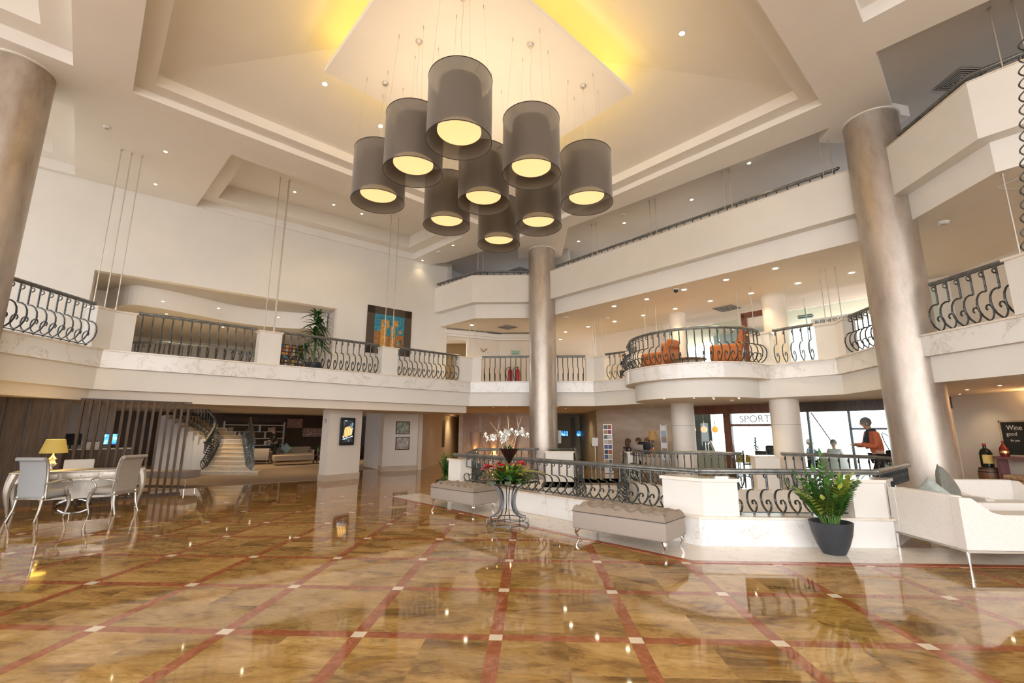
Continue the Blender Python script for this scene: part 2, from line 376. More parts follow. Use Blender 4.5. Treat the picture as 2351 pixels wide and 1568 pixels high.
struct(hip.build('ceiling_hip', ceil_m))
# floating square panel with a yellow cove light behind its edge
PANEL = [(-4.08, 7.79), (-.535, 11.33), (2.17, 8.63), (-1.35, 5.08)]
pn = thing('ceiling_panel', (0, 0, 0), 0, 'large square panel floating under the ceiling above the drum lamps, edged with yellow cove light', 'ceiling panel')
MB().prism(PANEL, 8.6, 8.7).build('panel', ceil_m, pn)
cove = mat('cove_led', (1, .8, .3), .5, emit=(1, .66, .06), es=5)
pi_ = inset(PANEL, .10); led = MB()
for i in range(4):
    a, b = Vector(pi_[i]), Vector(pi_[(i+1) % 4]); c = (a+b)/2
    led.obox((c.x, c.y, 8.735), ((b-a).length, .05, .05), math.atan2(b.y-a.y, b.x-a.x))
led.build('led_strip', cove, pn)
struct(MB().prism([(-17.2, -8.2), (13.6, -8.2), (15, 14), (9, 25), (9, 31), (-9, 31), (-17.2, 12)], 9.7, 9.75).build('ceiling_daylight_cap', grey_m))  # unseen slab added to stop daylight leaking in past the ceilings
# ---- big left wall with its wide opening
W0, WD = V(-12.7, 11.2), V(.75957, .65043); WN = V(-.65043, .75957)   # WN points away from the hall
def wpt(s, off=0): p = W0+WD*s+WN*off; return (p.x, p.y)
def wallseg(mb, s0, s1, z0, z1, o0=0, o1=.25): mb.prism([wpt(s0, o0), wpt(s1, o0), wpt(s1, o1), wpt(s0, o1)], z0, z1)
wl = MB(); wallseg(wl, -6.5, .75, 3.42, 8.6); wallseg(wl, 7.4, 12.0, 3.42, 8.9); wallseg(wl, .75, 7.4, 5.97, 8.6)
struct(wl.build('wall_left', white))
# alcove behind the opening
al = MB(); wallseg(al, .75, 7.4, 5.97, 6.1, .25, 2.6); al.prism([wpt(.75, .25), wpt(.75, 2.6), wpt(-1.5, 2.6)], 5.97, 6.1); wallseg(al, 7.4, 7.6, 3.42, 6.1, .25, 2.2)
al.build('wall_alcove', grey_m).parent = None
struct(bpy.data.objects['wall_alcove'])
wv = [(.9, 2.4), (1.5, 1.15), (2.2, 1.05), (3.2, 1.35), (4.2, 1.75), (5.2, 1.85), (6.2, 1.6), (7.35, 1.0)]
def smooth(pts, k=6):
    out = []; P = [pts[0]]+list(pts)+[pts[-1]]
    for i in range(1, len(P)-2):
        for j in range(k):
            t = j/k; out.append(tuple(.5*((2*P[i][q])+(-P[i-1][q]+P[i+1][q])*t+(2*P[i-1][q]-5*P[i][q]+4*P[i+1][q]-P[i+2][q])*t*t+(-P[i-1][q]+3*P[i][q]-3*P[i+1][q]+P[i+2][q])*t**3) for q in range(len(pts[0]))))
    out.append(tuple(pts[-1])); return out
ws = [wpt(s, o) for s, o in smooth(wv)]
struct(MB().prism(ws+[wpt(7.6, 7.5), wpt(-1, 9), wpt(-1, 2.4)], 5.35, 5.97).build('ceiling_wavy_bulkhead', ceil_m))
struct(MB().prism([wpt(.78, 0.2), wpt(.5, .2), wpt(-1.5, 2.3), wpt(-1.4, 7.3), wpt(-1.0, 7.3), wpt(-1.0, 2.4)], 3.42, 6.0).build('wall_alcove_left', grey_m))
struct(MB().prism([wpt(-1.2, 7.2), wpt(8, 7.2), wpt(8, 7.4), wpt(-1.2, 7.4)], 3.42, 6.0).build('wall_alcove_back', wall_m))
struct(MB().prism([wpt(7.5, 2.0), wpt(7.7, 2.0), wpt(7.7, 7.4), wpt(7.5, 7.4)], 3.42, 6.0).build('wall_alcove_right', wall_m))
# ---- first floor rear walls
f1 = MB(); f1.prism([(-2.78, 19.55), (-1.42, 20.25), (.2, 20.25), (.2, 20.45), (-1.5, 20.45), (-2.85, 19.75)], 3.42, 5.9)
f1.prism([(-3.75, 19.05), (-2.78, 19.55), (-2.85, 19.75), (-3.9, 19.2)], 5.45, 5.9); f1.prism([(-4.2, 18.85), (-3.75, 19.05), (-3.9, 19.2), (-4.3, 19.0)], 3.42, 5.9)
struct(f1.build('wall_rear_upper', wall_m))
struct(MB().prism([(-4.6, 22.6), (-1.6, 22.6), (-1.6, 22.8), (-4.6, 22.8)], 3.42, 5.9).build('wall_dark_room', mat('gold_brown_wall', (.25, .16, .06), .35)))
tr = MB(); tr.tube([(-3.75, 18.98, 5.62), (-2.75, 19.50, 5.62), (-1.42, 20.17, 5.62), (.2, 20.17, 5.62)], .07, 4); tr.tube([(-3.75, 18.95, 5.75), (-2.75, 19.45, 5.75), (-1.42, 20.12, 5.75), (.2, 20.12, 5.75)], .11, 4)
struct(tr.build('trim_1', white))
struct(MB().box((-1.9, 26.5, 3.42), (4.0, 26.7, 5.9)).build('wall_rear_hall', wall_m))
struct(MB().prism([(3.0, 20.9), (5.4, 18.5), (5.6, 18.7), (3.2, 21.1)], 3.42, 5.9).build('wall_behind_bay', wall_m))
# second floor rear walls (pale, glimpsed above the parapet)
u2 = MB(); u2.prism([(-3.9, 19.6), (-3.75, 19.5), (-1.0, 24.5), (-1.2, 24.6)], 6.5, 8.8); u2.box((-1.2, 24.4, 6.5), (4.2, 24.6, 8.8)); u2.prism([(4.1, 22.6), (14.4, 12.3), (14.6, 12.5), (4.3, 24.6)], 6.5, 8.8); u2.box((12.0, 2, 6.5), (12.2, 14.2, 8.8))
u2.prism([(-3.62, 18.95), (-3.45, 19.05), (-3.7, 19.7), (-3.95, 19.6)], 6.5, 8.8); u2.prism([(1.0, 17.9), (1.5, 17.5), (1.6, 17.7), (1.1, 18.2)], 6.5, 8.8)
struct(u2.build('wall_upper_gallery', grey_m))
struct(MB().prism([(-3.66, 19.6), (-3.56, 19.56), (-2.3, 21.85), (-2.4, 21.9)], 6.5, 8.1).build('door_1', darkw))
# ---- ground floor
PIT = [(-1.75, 11.75), (2.5, 7.3), (4.95, 7.3), (6.75, 8.95), (7.35, 10.25), (8.1, 11.35), (6.4, 13.2), (5.4, 13.1), (4.5, 13.25), (3.8, 13.65), (3.35, 14.3), (3.2, 15.1), (3.2, 16.6), (1.45, 16.6), (1.45, 15.6), (.4, 15.6), (-1.75, 15.3)]
struct(MB().prism([(-24, -9), (14, -9), (16, 14.5), (16, 17), (8, 25), (8, 36), (-24, 36)], -.2, 0, [PIT]).build('floor', floor_m))
struct(MB().prism([(-9.0, 13.55), (-7.0, 15.3), (-7.0, 19.5), (-6.3, 19.9), (-7.7, 21.4), (-7.7, 35), (-23.8, 35), (-23.8, 9), (-13.4, 9)], .0, .006).build('floor_carpet', carpet))
# cream border and red strip round the sunken lounge
redm = noisy('red_marble', (.30, .075, .035), (.46, .15, .075), 6, .06)
bl = [(-2.6, 12.1), (2.32, 7.12), (5.12, 7.12), (5.12, 9.5)]
bl2 = [(-2.9, 12.35), (2.36, 7.12), (9, 7.12)]
struct(MB().prism(band(bl2, -.82, 0), 0, .004).build('floor_border_cream', mcream))
struct(MB().prism(band(bl2, -.93, -.82), 0, .005).build('floor_border_red', redm))
# pit walls and floor
struct(MB().prism(PIT, -.62, -.6).build('floor_sunken', mcream))
pw = MB(); pw.prism([(p[0], p[1]) for p in inset(PIT, -.12)], -.62, -.01, [PIT]); struct(pw.build('wall_sunken', white))
# marble plinth the front balustrade stands on
PL = [(-1.85, 11.45), (2.4, 7.08), (5.1, 7.08), (6.95, 8.85)]
pl = thing('plinth', (0, 0, 0), 0, 'low veined white marble plinth under the front balustrade of the sunken lounge', 'plinth')
MB().prism(band(PL, 0, .34), -.3, .37).build('base', mwhite, pl); MB().prism(band(PL, -.03, .37), .37, .40).build('coping', mcream, pl)
PR = [(-1.8, 11.6), (-1.85, 15.2), (.35, 15.45)]
pl2 = thing('plinth', (0, 0, 0), 0, 'low marble kerb on the far left side of the sunken lounge', 'plinth')
MB().prism(band(PR, -.1, .12), -.2, .06).build('base', mcream, pl2)
PF = [(3.18, 15.2), (3.25, 14.5), (3.55, 13.95), (4.0, 13.5), (4.6, 13.2), (5.3, 13.05), (6.1, 13.1), (6.5, 13.2), (8.15, 11.45), (8.0, 10.3)]
pl3 = thing('plinth', (0, 0, 0), 0, 'curved cream marble kerb on the far right side of the sunken lounge', 'plinth')
MB().prism(band(smooth(PF[:7], 4)+PF[7:], -.12, .12), -.6, .07).build('base', white, pl3); MB().prism(band(smooth(PF[:7], 4)+PF[7:], -.15, .15), .07, .10).build('coping', mcream, pl3)
# steps down into the sunken lounge
stp = thing('steps', (0, 0, 0), 0, 'wide beige marble steps going down into the sunken lounge', 'steps')
for k in range(4):
    MB().box((1.45, 16.2-.0-(k+1)*.34, -.6), (3.2, 16.6-k*.34, -.15*(k+1)+.0)).build('step', mcream, stp)
# ---- pillars of the lounge entrance and ground floor walls
def pillar(poly, z1, label, sk=True):
    t = thing('wall_pillar', (0, 0, 0), 0, label, 'pillar')
    MB().prism(poly, 0, z1).build('shaft', wall_m, t); MB().prism(inset(poly, -.02), 0, .2).build('skirting', mtrav, t); return t
pA = [(-6.95, 15.25), (-6.55, 14.9), (-5.9, 16.02), (-6.5, 16.5)]
pillar(pA, 2.5, 'wide cream pillar carrying the dark framed advertising screen')
pB = [(-6.4, 19.55), (-5.95, 18.6), (-4.76, 19.45), (-4.72, 20.0), (-6.2, 20.4)]
pillar(pB, 2.5, 'cream wall end with two small framed posters one above the other')
lw = MB(); lw.prism([(-6.4, 19.55), (-6.2, 19.75), (-7.5, 21.6), (-7.7, 21.4)], 0, 2.42); struct(lw.build('wall_lobby_pale', bluew))
lc = MB(); lc.prism([(-4.75, 19.5), (-4.6, 19.6), (-4.75, 31.1), (-4.9, 31.1)], 0, 2.45); struct(lc.build('wall_corridor_left', mat('warm_wall', (.66, .55, .42), .7)))
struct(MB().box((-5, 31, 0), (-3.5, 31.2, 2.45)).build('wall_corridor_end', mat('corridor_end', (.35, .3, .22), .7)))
struct(MB().box((-4.72, 24.1, .75), (-4.66, 25.0, 2.15)).build('door_2', darkw))
rb = MB(); rb.box((-3.85, 24.6, 0), (.9, 24.85, 2.6)); rb.box((-3.85, 24.85, 0), (-3.6, 31, 2.6)); struct(rb.build('wall_vase_niche', mtrav))
for i, x in enumerate((-3.2, -2.2, -1.2)):
    struct(MB().box((x-.42, 24.56, .1), (x+.42, 24.6, 2.4)).build('trim_2', mbrown))
rc = MB(); rc.prism([(2.9, 20.95), (5.85, 18.0), (6.1, 18.25), (3.15, 21.2)], 0, 2.6); struct(rc.build('wall_reception', mtrav))
rd = MB(); rd.prism([(2.9, 20.95), (3.1, 20.95), (3.1, 28.5), (2.9, 28.5)], 0, 2.6); rd.box((.7, 28.3, 0), (3.1, 28.5, 2.6)); rd.box((.75, 24.8, 0), (.9, 28.5, 2.6)); struct(rd.build('wall_rear_corridor', mat('olive_wall', (.40, .36, .24), .6)))
struct(MB().box((.95, 27.6, 0), (1.5, 27.75, 2.3)).build('door_3', darkw)); struct(MB().box((2.35, 28.1, 0), (2.55, 28.28, 2.4)).build('trim_3', darkw))
# lounge rear walls, office wall behind the slats
lg = MB(); lg.prism([(-22.5, 15.5), (-11.0, 27.0), (-11.1, 27.2), (-22.7, 15.7)], 0, 2.45); lg.box((-11.1, 27, 0), (-7.5, 27.2, 2.45)); lg.box((-7.7, 21.4, 0), (-7.5, 27.2, 2.45)); struct(lg.build('wall_lounge', darkw))
struct(MB().prism([(-20.5, 8.3), (-13.9, 14.9), (-14.1, 15.1), (-20.7, 8.5)], 0, 2.45).build('wall_office', grey_m))
# right hand wall of the bar corner, both floors
rw = MB(); rw.prism([(11.25, 2), (11.45, 2), (11.45, 13.0), (10.75, 13.55), (10.65, 13.35), (11.25, 12.9)], 0, 2.6); rw.prism([(11.7, 2), (11.9, 2), (11.9, 13.0), (11.2, 13.6), (11.1, 13.4), (11.7, 12.8)], 3.42, 5.9); struct(rw.build('wall_right', wall_m))
# outside terrace and bright ground
struct(MB().prism([(-60, -60), (60, -60), (60, 60), (-60, 60)], -.8, -.7, ).build('ground_terrace', mat('pale_terrace', (.62, .60, .56), .8)))
# side and rear enclosure of the hall (openings stay open to daylight)
en = MB()
en.box((-17.2, -8, 6.6), (-17, 7.6, 8.9)); en.box((-17.2, -8, 2.5), (-17, 7.6, 3.5))
for y in (-8, -4.2, -.3, 3.6, 7.3): en.box((-17.2, y, 0), (-17, y+.3, 8.9))
en.box((-17, -8.2, 7.6), (13.5, -8, 8.9))
for x in (-17, -11, -5, 1, 7, 13.2): en.box((x, -8.2, 0), (x+.35, -8, 8.9))
en.box((-17, -8.2, 3.2), (13.5, -8, 3.6)); en.box((13.3, -8, 0), (13.5, 1.5, 8.9)); en.box((11.4, 1.4, 0), (13.5, 1.6, 8.9))
struct(en.build('wall_rear', white))
# ================================================================ columns
def column(x, y, r, z0, z1, label, m=col_m, base=True, joint=None):
    t = thing('column', (x, y, z0), 0, label, 'column')
    MB().lathe([(r, 0), (r, z1-z0)], n=64).build('shaft', m, t)
    if base: MB().lathe([(r+.03, 0), (r+.03, .12), (r+.001, .14)], n=64).build('base_ring', m, t)
    if joint: MB().lathe([(r+.004, joint-z0-.006), (r+.004, joint-z0+.006)], n=64).build('joint', mat('joint_grey', (.4, .37, .33), .8), t)  # thin grey ring for the joint line of the column
    MB().lathe([(r+.001, z1-z0-.03), (r+.03, z1-z0-.02), (r+.03, z1-z0)], n=64).build('cap_ring', white, t)
    return t
column(-9.96, 7.41, .505, 0, ZC, 'giant round champagne metallic column at the far left edge')
column(.43, 17.05, .51, 0, ZC, 'tall round champagne metallic column in the middle of the hall')
column(7.73, 9.66, .505, 0, ZC, 'giant round champagne metallic column on the right beside the sofas')
ivory = noisy('ivory_stone', (.78, .73, .65), (.81, .76, .68), 2, .5)
column(5.18, 16.2, .376, 0, 2.53, 'short round ivory column under the balcony bay, left of the pair', ivory, True, 1.79)
column(7.23, 13.6, .375, 0, 2.53, 'short round ivory column under the balcony, right of the pair', ivory, True, 1.79)
column(5.45, 16.95, .29, 3.42, 5.9, 'ivory round column upstairs behind the balcony bay', ivory)
column(7.78, 14.6, .34, 3.42, 5.9, 'ivory round column upstairs to the right of the orange armchairs', ivory)

def hipz(x, y):
    best = None
    for i in range(4):
        a, b, c = V(*p1h[i], zz0), V(*p1h[(i+1) % 4], zz0), V(*pin[(i+1) % 4], zz1); n = (b-a).cross(c-a).normalized(); n = n if n.z < 0 else -n
        z = a.z-((x-a.x)*n.x+(y-a.y)*n.y)/n.z
        if best is None or z < best[0]: best = (z, n)
    return best
# ================================================================ balustrades
def baluster_mesh():
    m = MB(); r = .016
    P = [(0, .98), (0, .75), (0, .575), (.02, .565), (.09, .555), (.165, .505), (.215, .42), (.23, .32), (.21, .21), (.155, .12), (.08, .06), (.03, .035)]
    m.tube([(x, 0, z) for x, z in P], r, 6, flat=1.0)
    Q = [(.03, .035), (-.03, .085), (-.065, .16), (-.07, .235), (-.045, .30), (.005, .33), (.05, .31), (.068, .265), (.045, .225)]
    m.tube([(x, 0, z) for x, z in Q], r*.9, 6)
    m.tube([(.03, 0, .04), (.03, 0, 0)], r, 6)
    T = [(.0+.042+.042*math.cos(a), 0, .875+.042*math.sin(a)) for a in [PI-.2-i*.62 for i in range(10)]]
    m.tube(T, r*.75, 5)
    for z in (.66, .60): m.ball((.016, 0, z), .011, 5)
    return m
_o = baluster_mesh().build('baluster', iron); BAL = _o.data; bpy.data.objects.remove(_o)
_s = MB(); _s.tube([(0, 0, 0), (0, 0, .17)], .016, 6); _s.ball((.02, 0, .06), .016, 5); _o = _s.build('x', iron); BALS = _o.data; bpy.data.objects.remove(_o)
def resample(path, sp, pad):
    P = [V(*p[:3]) if len(p) > 2 else V(p[0], p[1], 0) for p in path]; D = [0]
    for a, b in zip(P, P[1:]): D.append(D[-1]+(b-a).length)
    n = max(1, round((D[-1]-2*pad)/sp)); out = []
    for i in range(n+1):
        s = pad+(D[-1]-2*pad)*i/n; k = max(j for j in range(len(D)-1) if D[j] <= s+1e-9)
        t = (s-D[k])/max(1e-9, D[k+1]-D[k]); q = P[k].lerp(P[k+1], t); d = (P[k+1]-P[k]).normalized(); out.append((q, d))
    return out
def railing(path, z0, label, side=-1, sp=.2, h=1.0, pad=.08, group=None, mesh=None, ext=0, shoe=True):
    o = thing('balustrade', (path[0][0], path[0][1], z0), 0, label, 'balustrade', group)
    P = [V(p[0], p[1], p[2] if len(p) > 2 else 0) for p in path]; b0 = V(P[0].x, P[0].y, 0)
    R = [p-b0+V(0, 0, h) for p in P]
    if ext: e0, e1 = ext if isinstance(ext, tuple) else (ext, ext); R[0] = R[0]-(R[1]-R[0]).normalized()*e0; R[-1] = R[-1]+(R[-1]-R[-2]).normalized()*e1
    m = MB(); m.tube(R, .036, 10); m.tube([p-V(0, 0, .03) for p in R], .022, 6); m.ball(R[0], .042, 8); m.ball(R[-1], .042, 8); m.build('handrail', irail, o)
    if shoe: MB().tube([p-b0+V(0, 0, .03) for p in P], .012, 4).build('bottom_rail', iron, o)
    for q, d in resample(path, sp, pad):
        c = bpy.data.objects.new('baluster', mesh or BAL); COL.objects.link(c); c.parent = o
        nx, ny = (-d.y, d.x) if side > 0 else (d.y, -d.x)
        c.location = q-b0; c.rotation_euler = (0, 0, math.atan2(ny, nx))
        if h != 1.0 and not mesh: c.scale = (1, 1, h)
    return o
def post(poly, z0, h, label, m=white, cap=.045, base=False):
    c = V(sum(p[0] for p in poly)/len(poly), sum(p[1] for p in poly)/len(poly), z0)
    t = thing('balustrade_post', c, 0, label, 'post'); q = [(p[0]-c.x, p[1]-c.y) for p in poly]
    MB().prism(q, 0, h-cap).build('shaft', m, t); MB().prism(inset(q, -.03), h-cap, h).build('coping', mcream, t); return t
def sq(cx, cy, ax, L_, W_):
    d = V(math.cos(ax), math.sin(ax)); n = V(-d.y, d.x); c = V(cx, cy)
    return [tuple(c+d*a*L_/2+n*b*W_/2) for a, b in ((-1, -1), (1, -1), (1, 1), (-1, 1))]
R45 = PI/4; Z1 = 3.465; PH = .96
# first floor, from the left column round to the right edge of the picture
post([(-10.35, 9.95), (-10.02, 9.9), (-10.0, 10.33), (-9.72, 10.62), (-9.95, 10.86), (-10.4, 10.45)], Z1, PH, 'cream balustrade post at the far left corner of the first floor balcony')
post(sq(-7.56+-.1, 12.79+.1, R45, .60, .32), Z1, PH, 'square cream balustrade post left of the tall leafy plant upstairs')
post(sq(-4.88-.08, 15.46+.08, R45, .60, .32), Z1, PH, 'square cream balustrade post below the big blue and orange painting')
post([(-2.75, 17.42), (-2.3, 17.76), (-1.95, 17.76), (-1.95, 18.1), (-2.45, 18.1), (-2.98, 17.65)], Z1, PH, 'cream corner balustrade post upstairs beside the fire extinguishers')
post([(2.12, 17.76), (2.42, 17.72), (2.75, 17.36), (2.98, 17.58), (2.6, 18.05), (2.12, 18.08)], Z1, PH, 'cream corner balustrade post upstairs just right of the middle column')
post(sq(3.72, 16.52, -R45, .5, .3), Z1, PH, 'cream balustrade post where the bay balcony begins, left side')
post(sq(6.72, 13.5, -R45, .56, .32), Z1, PH, 'cream balustrade post where the bay balcony ends, right side')
post([(7.6, 12.38), (7.93, 12.06), (7.9, 11.72), (8.2, 11.68), (8.24, 12.15), (7.86, 12.6)], Z1, PH, 'cream corner balustrade post upstairs left of the right column')
post(sq(8.05, 7.35, PI/2+.15, .5, .34), Z1, PH, 'cream balustrade post at the far right edge upstairs')
G1 = 'scrolled iron balustrades of the first floor balcony'
railing([(-9.97, 7.95), (-10.08, 9.85)], Z1, 'scrolled iron balustrade upstairs at the far left against the bright wall', group=G1)
railing([(-9.78, 10.75), (-7.92, 12.6)], Z1, 'iron balustrade upstairs in front of the alcove with the wavy ceiling', group=G1)
railing([(-7.42, 13.08), (-5.2, 15.2)], Z1, 'iron balustrade upstairs in front of the tall leafy plant', group=G1)
railing([(-4.68, 15.72), (-2.85, 17.5)], Z1, 'iron balustrade upstairs between the painting and the dark doorway', group=G1, ext=.1)
railing([(-1.9, 17.84), (-.12, 17.82)], Z1, 'iron balustrade upstairs in front of the two fire extinguishers', group=G1)
railing([(.95, 17.82), (2.08, 17.82)], Z1, 'short iron balustrade upstairs directly right of the middle column', group=G1)
railing([(2.9, 17.3), (3.5, 16.72)], Z1, 'short iron balustrade upstairs where the seated person leans, left of the bay', group=G1, ext=.1)
railing(arc(BAYC, 2.0, 140, 312, 36), Z1, 'long curved iron balustrade round the balcony bay with orange armchairs', group=G1, sp=.2)
railing([(6.98, 13.26), (7.62, 12.5)], Z1, 'short iron balustrade upstairs right of the bay', group=G1, pad=.06)
railing([(8.02, 11.6), (7.92, 10.25)], Z1, 'iron balustrade upstairs touching the left side of the right column', group=G1)
railing([(7.9, 9.05), (8.08, 7.62)], Z1, 'iron balustrade upstairs to the right of the right column', group=G1)
# second floor low rail over the parapet
G2 = 'low iron rails on the second floor parapet'
railing([(-4.1, 18.75), (-2.2, 17.17), (-.05, 17.2)], 7.55, 'low iron rail on the parapet left of the middle column', h=.19, group=G2, sp=.26, mesh=BALS, shoe=False)
railing([(.98, 16.6), (7.3, 10.25)], 7.55, 'long low iron rail on the parapet between the two round columns', h=.19, group=G2, sp=.25, mesh=BALS, shoe=False)
railing([(7.75, 9.0), (7.7, 7.35), (8.15, 6.87), (10.2, 4.7)], 7.55, 'low iron rail on the parapet at the top right corner', h=.19, group=G2, sp=.25, mesh=BALS, shoe=False)
# sunken lounge, front side
post([(2.05, 7.62), (2.5, 7.15), (3.0, 7.13), (3.0, 7.46), (2.68, 7.46), (2.27, 7.86)], .40, .52, 'white balustrade post behind the right end of the near bench')
post([(4.62, 7.13), (5.08, 7.13), (5.4, 7.44), (5.15, 7.66), (4.93, 7.47), (4.62, 7.47)], .40, .52, 'white balustrade post right of the big potted plant')
post(sq(-1.78, 11.72, -R45, .5, .34), 0, .92, 'white balustrade post behind the glass table, far left end of the front rail')
G3 = 'iron balustrades round the sunken lounge'
railing([(-1.62, 11.4), (2.12, 7.62)], .40, 'long iron balustrade running behind the glass table and near bench', 1, group=G3, h=.62, sp=.2, ext=(.42, .50))
railing([(3.0, 7.28), (4.62, 7.28)], .40, 'short iron balustrade behind the big potted plant', 1, group=G3, h=.62, sp=.2, ext=(.49, .49))
railing([(5.25, 7.42), (6.72, 8.8)], .40, 'iron balustrade between the white post and the right column', 1, group=G3, h=.62, sp=.12, ext=(.19, .1))
# far side
railing([(-1.68, 11.95), (-1.75, 14.9), (.2, 15.5)], .06, 'iron balustrade on the far left side of the sunken lounge behind the orchids', -1, group=G3, h=.96, sp=.24)
post([(.45, 15.4), (1.35, 15.4), (1.35, 15.7), (.45, 15.7)], 0, .95, 'cream balustrade post at the top of the sunken lounge steps')
railing([(.62, 15.9), (1.4, 16.6)], .0, 'short iron rail beside the far cream post at the steps', -1, group=G3, h=.98, sp=.2)
pf = smooth(PF[:7], 5)
railing([p for p in pf][1:-3], .10, 'curved iron balustrade on the far side of the sunken lounge', -1, group=G3, h=.92, sp=.17)
post(sq(3.2, 15.25, PI/2, .34, .34), 0, .96, 'cream post where the curved far balustrade starts at the steps')
post(sq(6.35, 13.2, -.1, .62, .36), 0, .96, 'cream balustrade post in the far rail below the ivory column')
railing([(6.72, 13.0), (8.1, 11.5), (8.0, 10.35)], .10, 'iron balustrade of the far side running to the right column, woman behind it', -1, group=G3, h=.92, sp=.2)
# sloping handrails down the steps
railing([(1.5, 16.5, 0), (1.45, 14.9, -.6)], 0, 'sloping iron handrail on the left of the sunken steps', 1, group=G3, sp=.22)
railing([(3.1, 15.9, 0), (3.0, 15.3, -.12), (2.75, 14.3, -.6)], 0, 'sloping iron handrail on the right of the sunken steps', -1, group=G3, sp=.2)
# ---- steel tension rods above the posts
def rods(pts, z0, z1, label, g='steel tension rods between balcony and ceiling'):
    c = V(pts[0][0], pts[0][1], z0); t = thing('tension_rods', c, 0, label, 'rods', g)
    for x, y in pts:
        m = MB(); m.tube([(x-c.x, y-c.y, 0), (x-c.x, y-c.y, z1-z0)], .012, 8)
        for z in (0, z1-z0-.05): m.tube([(x-c.x, y-c.y, z), (x-c.x, y-c.y, z+.05)], .022, 8)
        m.build('rod', steel, t)
rods([(-10.28, 10.02), (-10.15, 10.18), (-9.98, 10.3)], 4.42, 8.53, 'three steel rods rising from the far left balcony post to the ceiling')
rods([(-7.73, 12.70), (-7.60, 12.95), (-7.52, 12.86)], 4.42, 9.32, 'three steel rods rising from the post left of the leafy plant')
rods([(-5.06, 15.36), (-4.86, 15.62)], 4.42, 9.32, 'two steel rods crossing in front of the blue and orange painting')
rods([(-2.45, 17.85), (-2.25, 17.9)], 4.42, 5.9, 'two steel rods above the post beside the fire extinguishers')
rods([(2.42, 17.9), (2.5, 17.8), (2.72, 17.62)], 4.42, 5.9, 'three steel rods above the post right of the middle column')
rods([(4.0, 15.95), (4.3, 15.6)], 3.42, 5.9, 'two steel rods behind the left of the balcony bay')
rods([(6.35, 13.95), (6.62, 13.62)], 3.42, 5.9, 'two steel rods behind the right of the balcony bay')
rods([(7.86, 12.28), (7.97, 12.2), (8.1, 12.0)], 4.42, 5.9, 'three steel rods above the post left of the right column')
rods([(8.0, 7.45)], 4.42, 5.9, 'single steel rod above the far right balcony post')
for x, y, lb in ((7.04, 10.42, 'last pair before the right column'), (5.38, 12.08, 'pair in the middle of the long parapet'), (3.76, 13.7, 'third pair counted from the right column'), (2.14, 15.32, 'pair nearest the middle column')):
    rods([(x+.02, y-.02), (x+.17, y-.12)], 7.5, 8.8, 'thin steel rods above the second floor parapet, '+lb)
rods([(-2.1, 17.3), (-1.9, 17.35)], 7.5, 8.8, 'thin steel rods above the parapet left of the middle column')
rods([(7.95, 7.05), (8.2, 6.9), (8.45, 6.55)], 7.5, 8.8, 'steel rods above the parapet at the top right corner')
# twisted iron post seen at the very right edge
tw = thing('iron_lattice_screen', (7.0, 6.5, 4.1), 0, 'dark looped iron lattice hanging along the right edge of the picture', 'screen')
a, b = V(0, 0, 0), V(.36, -.26, 3.3)
m = MB(); m.tube([a+V(.09, -.06, 0), b+V(.09, -.06, 0)], .02, 6); m.build('frame', iron, tw)
m = MB()
for k in (0, 1):
    m.tube([a.lerp(b, i/120)+V(.75, -.66, 0)*(.07+.075*math.sin(i*.42+k*PI)) for i in range(121)], .011, 5)
m.build('loops', iron, tw)
# ================================================================ drum pendant lamps
def drum_fabric():
    m = mat('sheer_bronze_organza', (.11, .09, .074), .42); P = m.node_tree.nodes['Principled BSDF']; P.inputs['Alpha'].default_value = .87
    P.inputs['Sheen Weight'].default_value = .4; return m
drum_m = drum_fabric()
diff_m = mat('lit_opal_diffuser', (1, .9, .7), .5, emit=(1, .63, .27), es=.56)
inner_m = mat('inner_white_shade', (.75, .66, .52), .6, emit=(1, .62, .28), es=.05)
ringm = mat('drum_ring', (.03, .027, .025), .5)
dl = [(-1.09, 6.30, 'nearest and lowest in view'), (-2.02, 7.14, 'just left of the nearest one'), (.02, 7.29, 'right of the nearest one'), (-2.96, 8.13, 'leftmost'), (-.92, 8.28, 'in the centre of the cluster'), (1.10, 8.36, 'rightmost'), (-1.82, 9.25, 'behind the centre, left'), (.17, 9.36, 'behind the centre, right'), (-.76, 10.31, 'farthest back')]
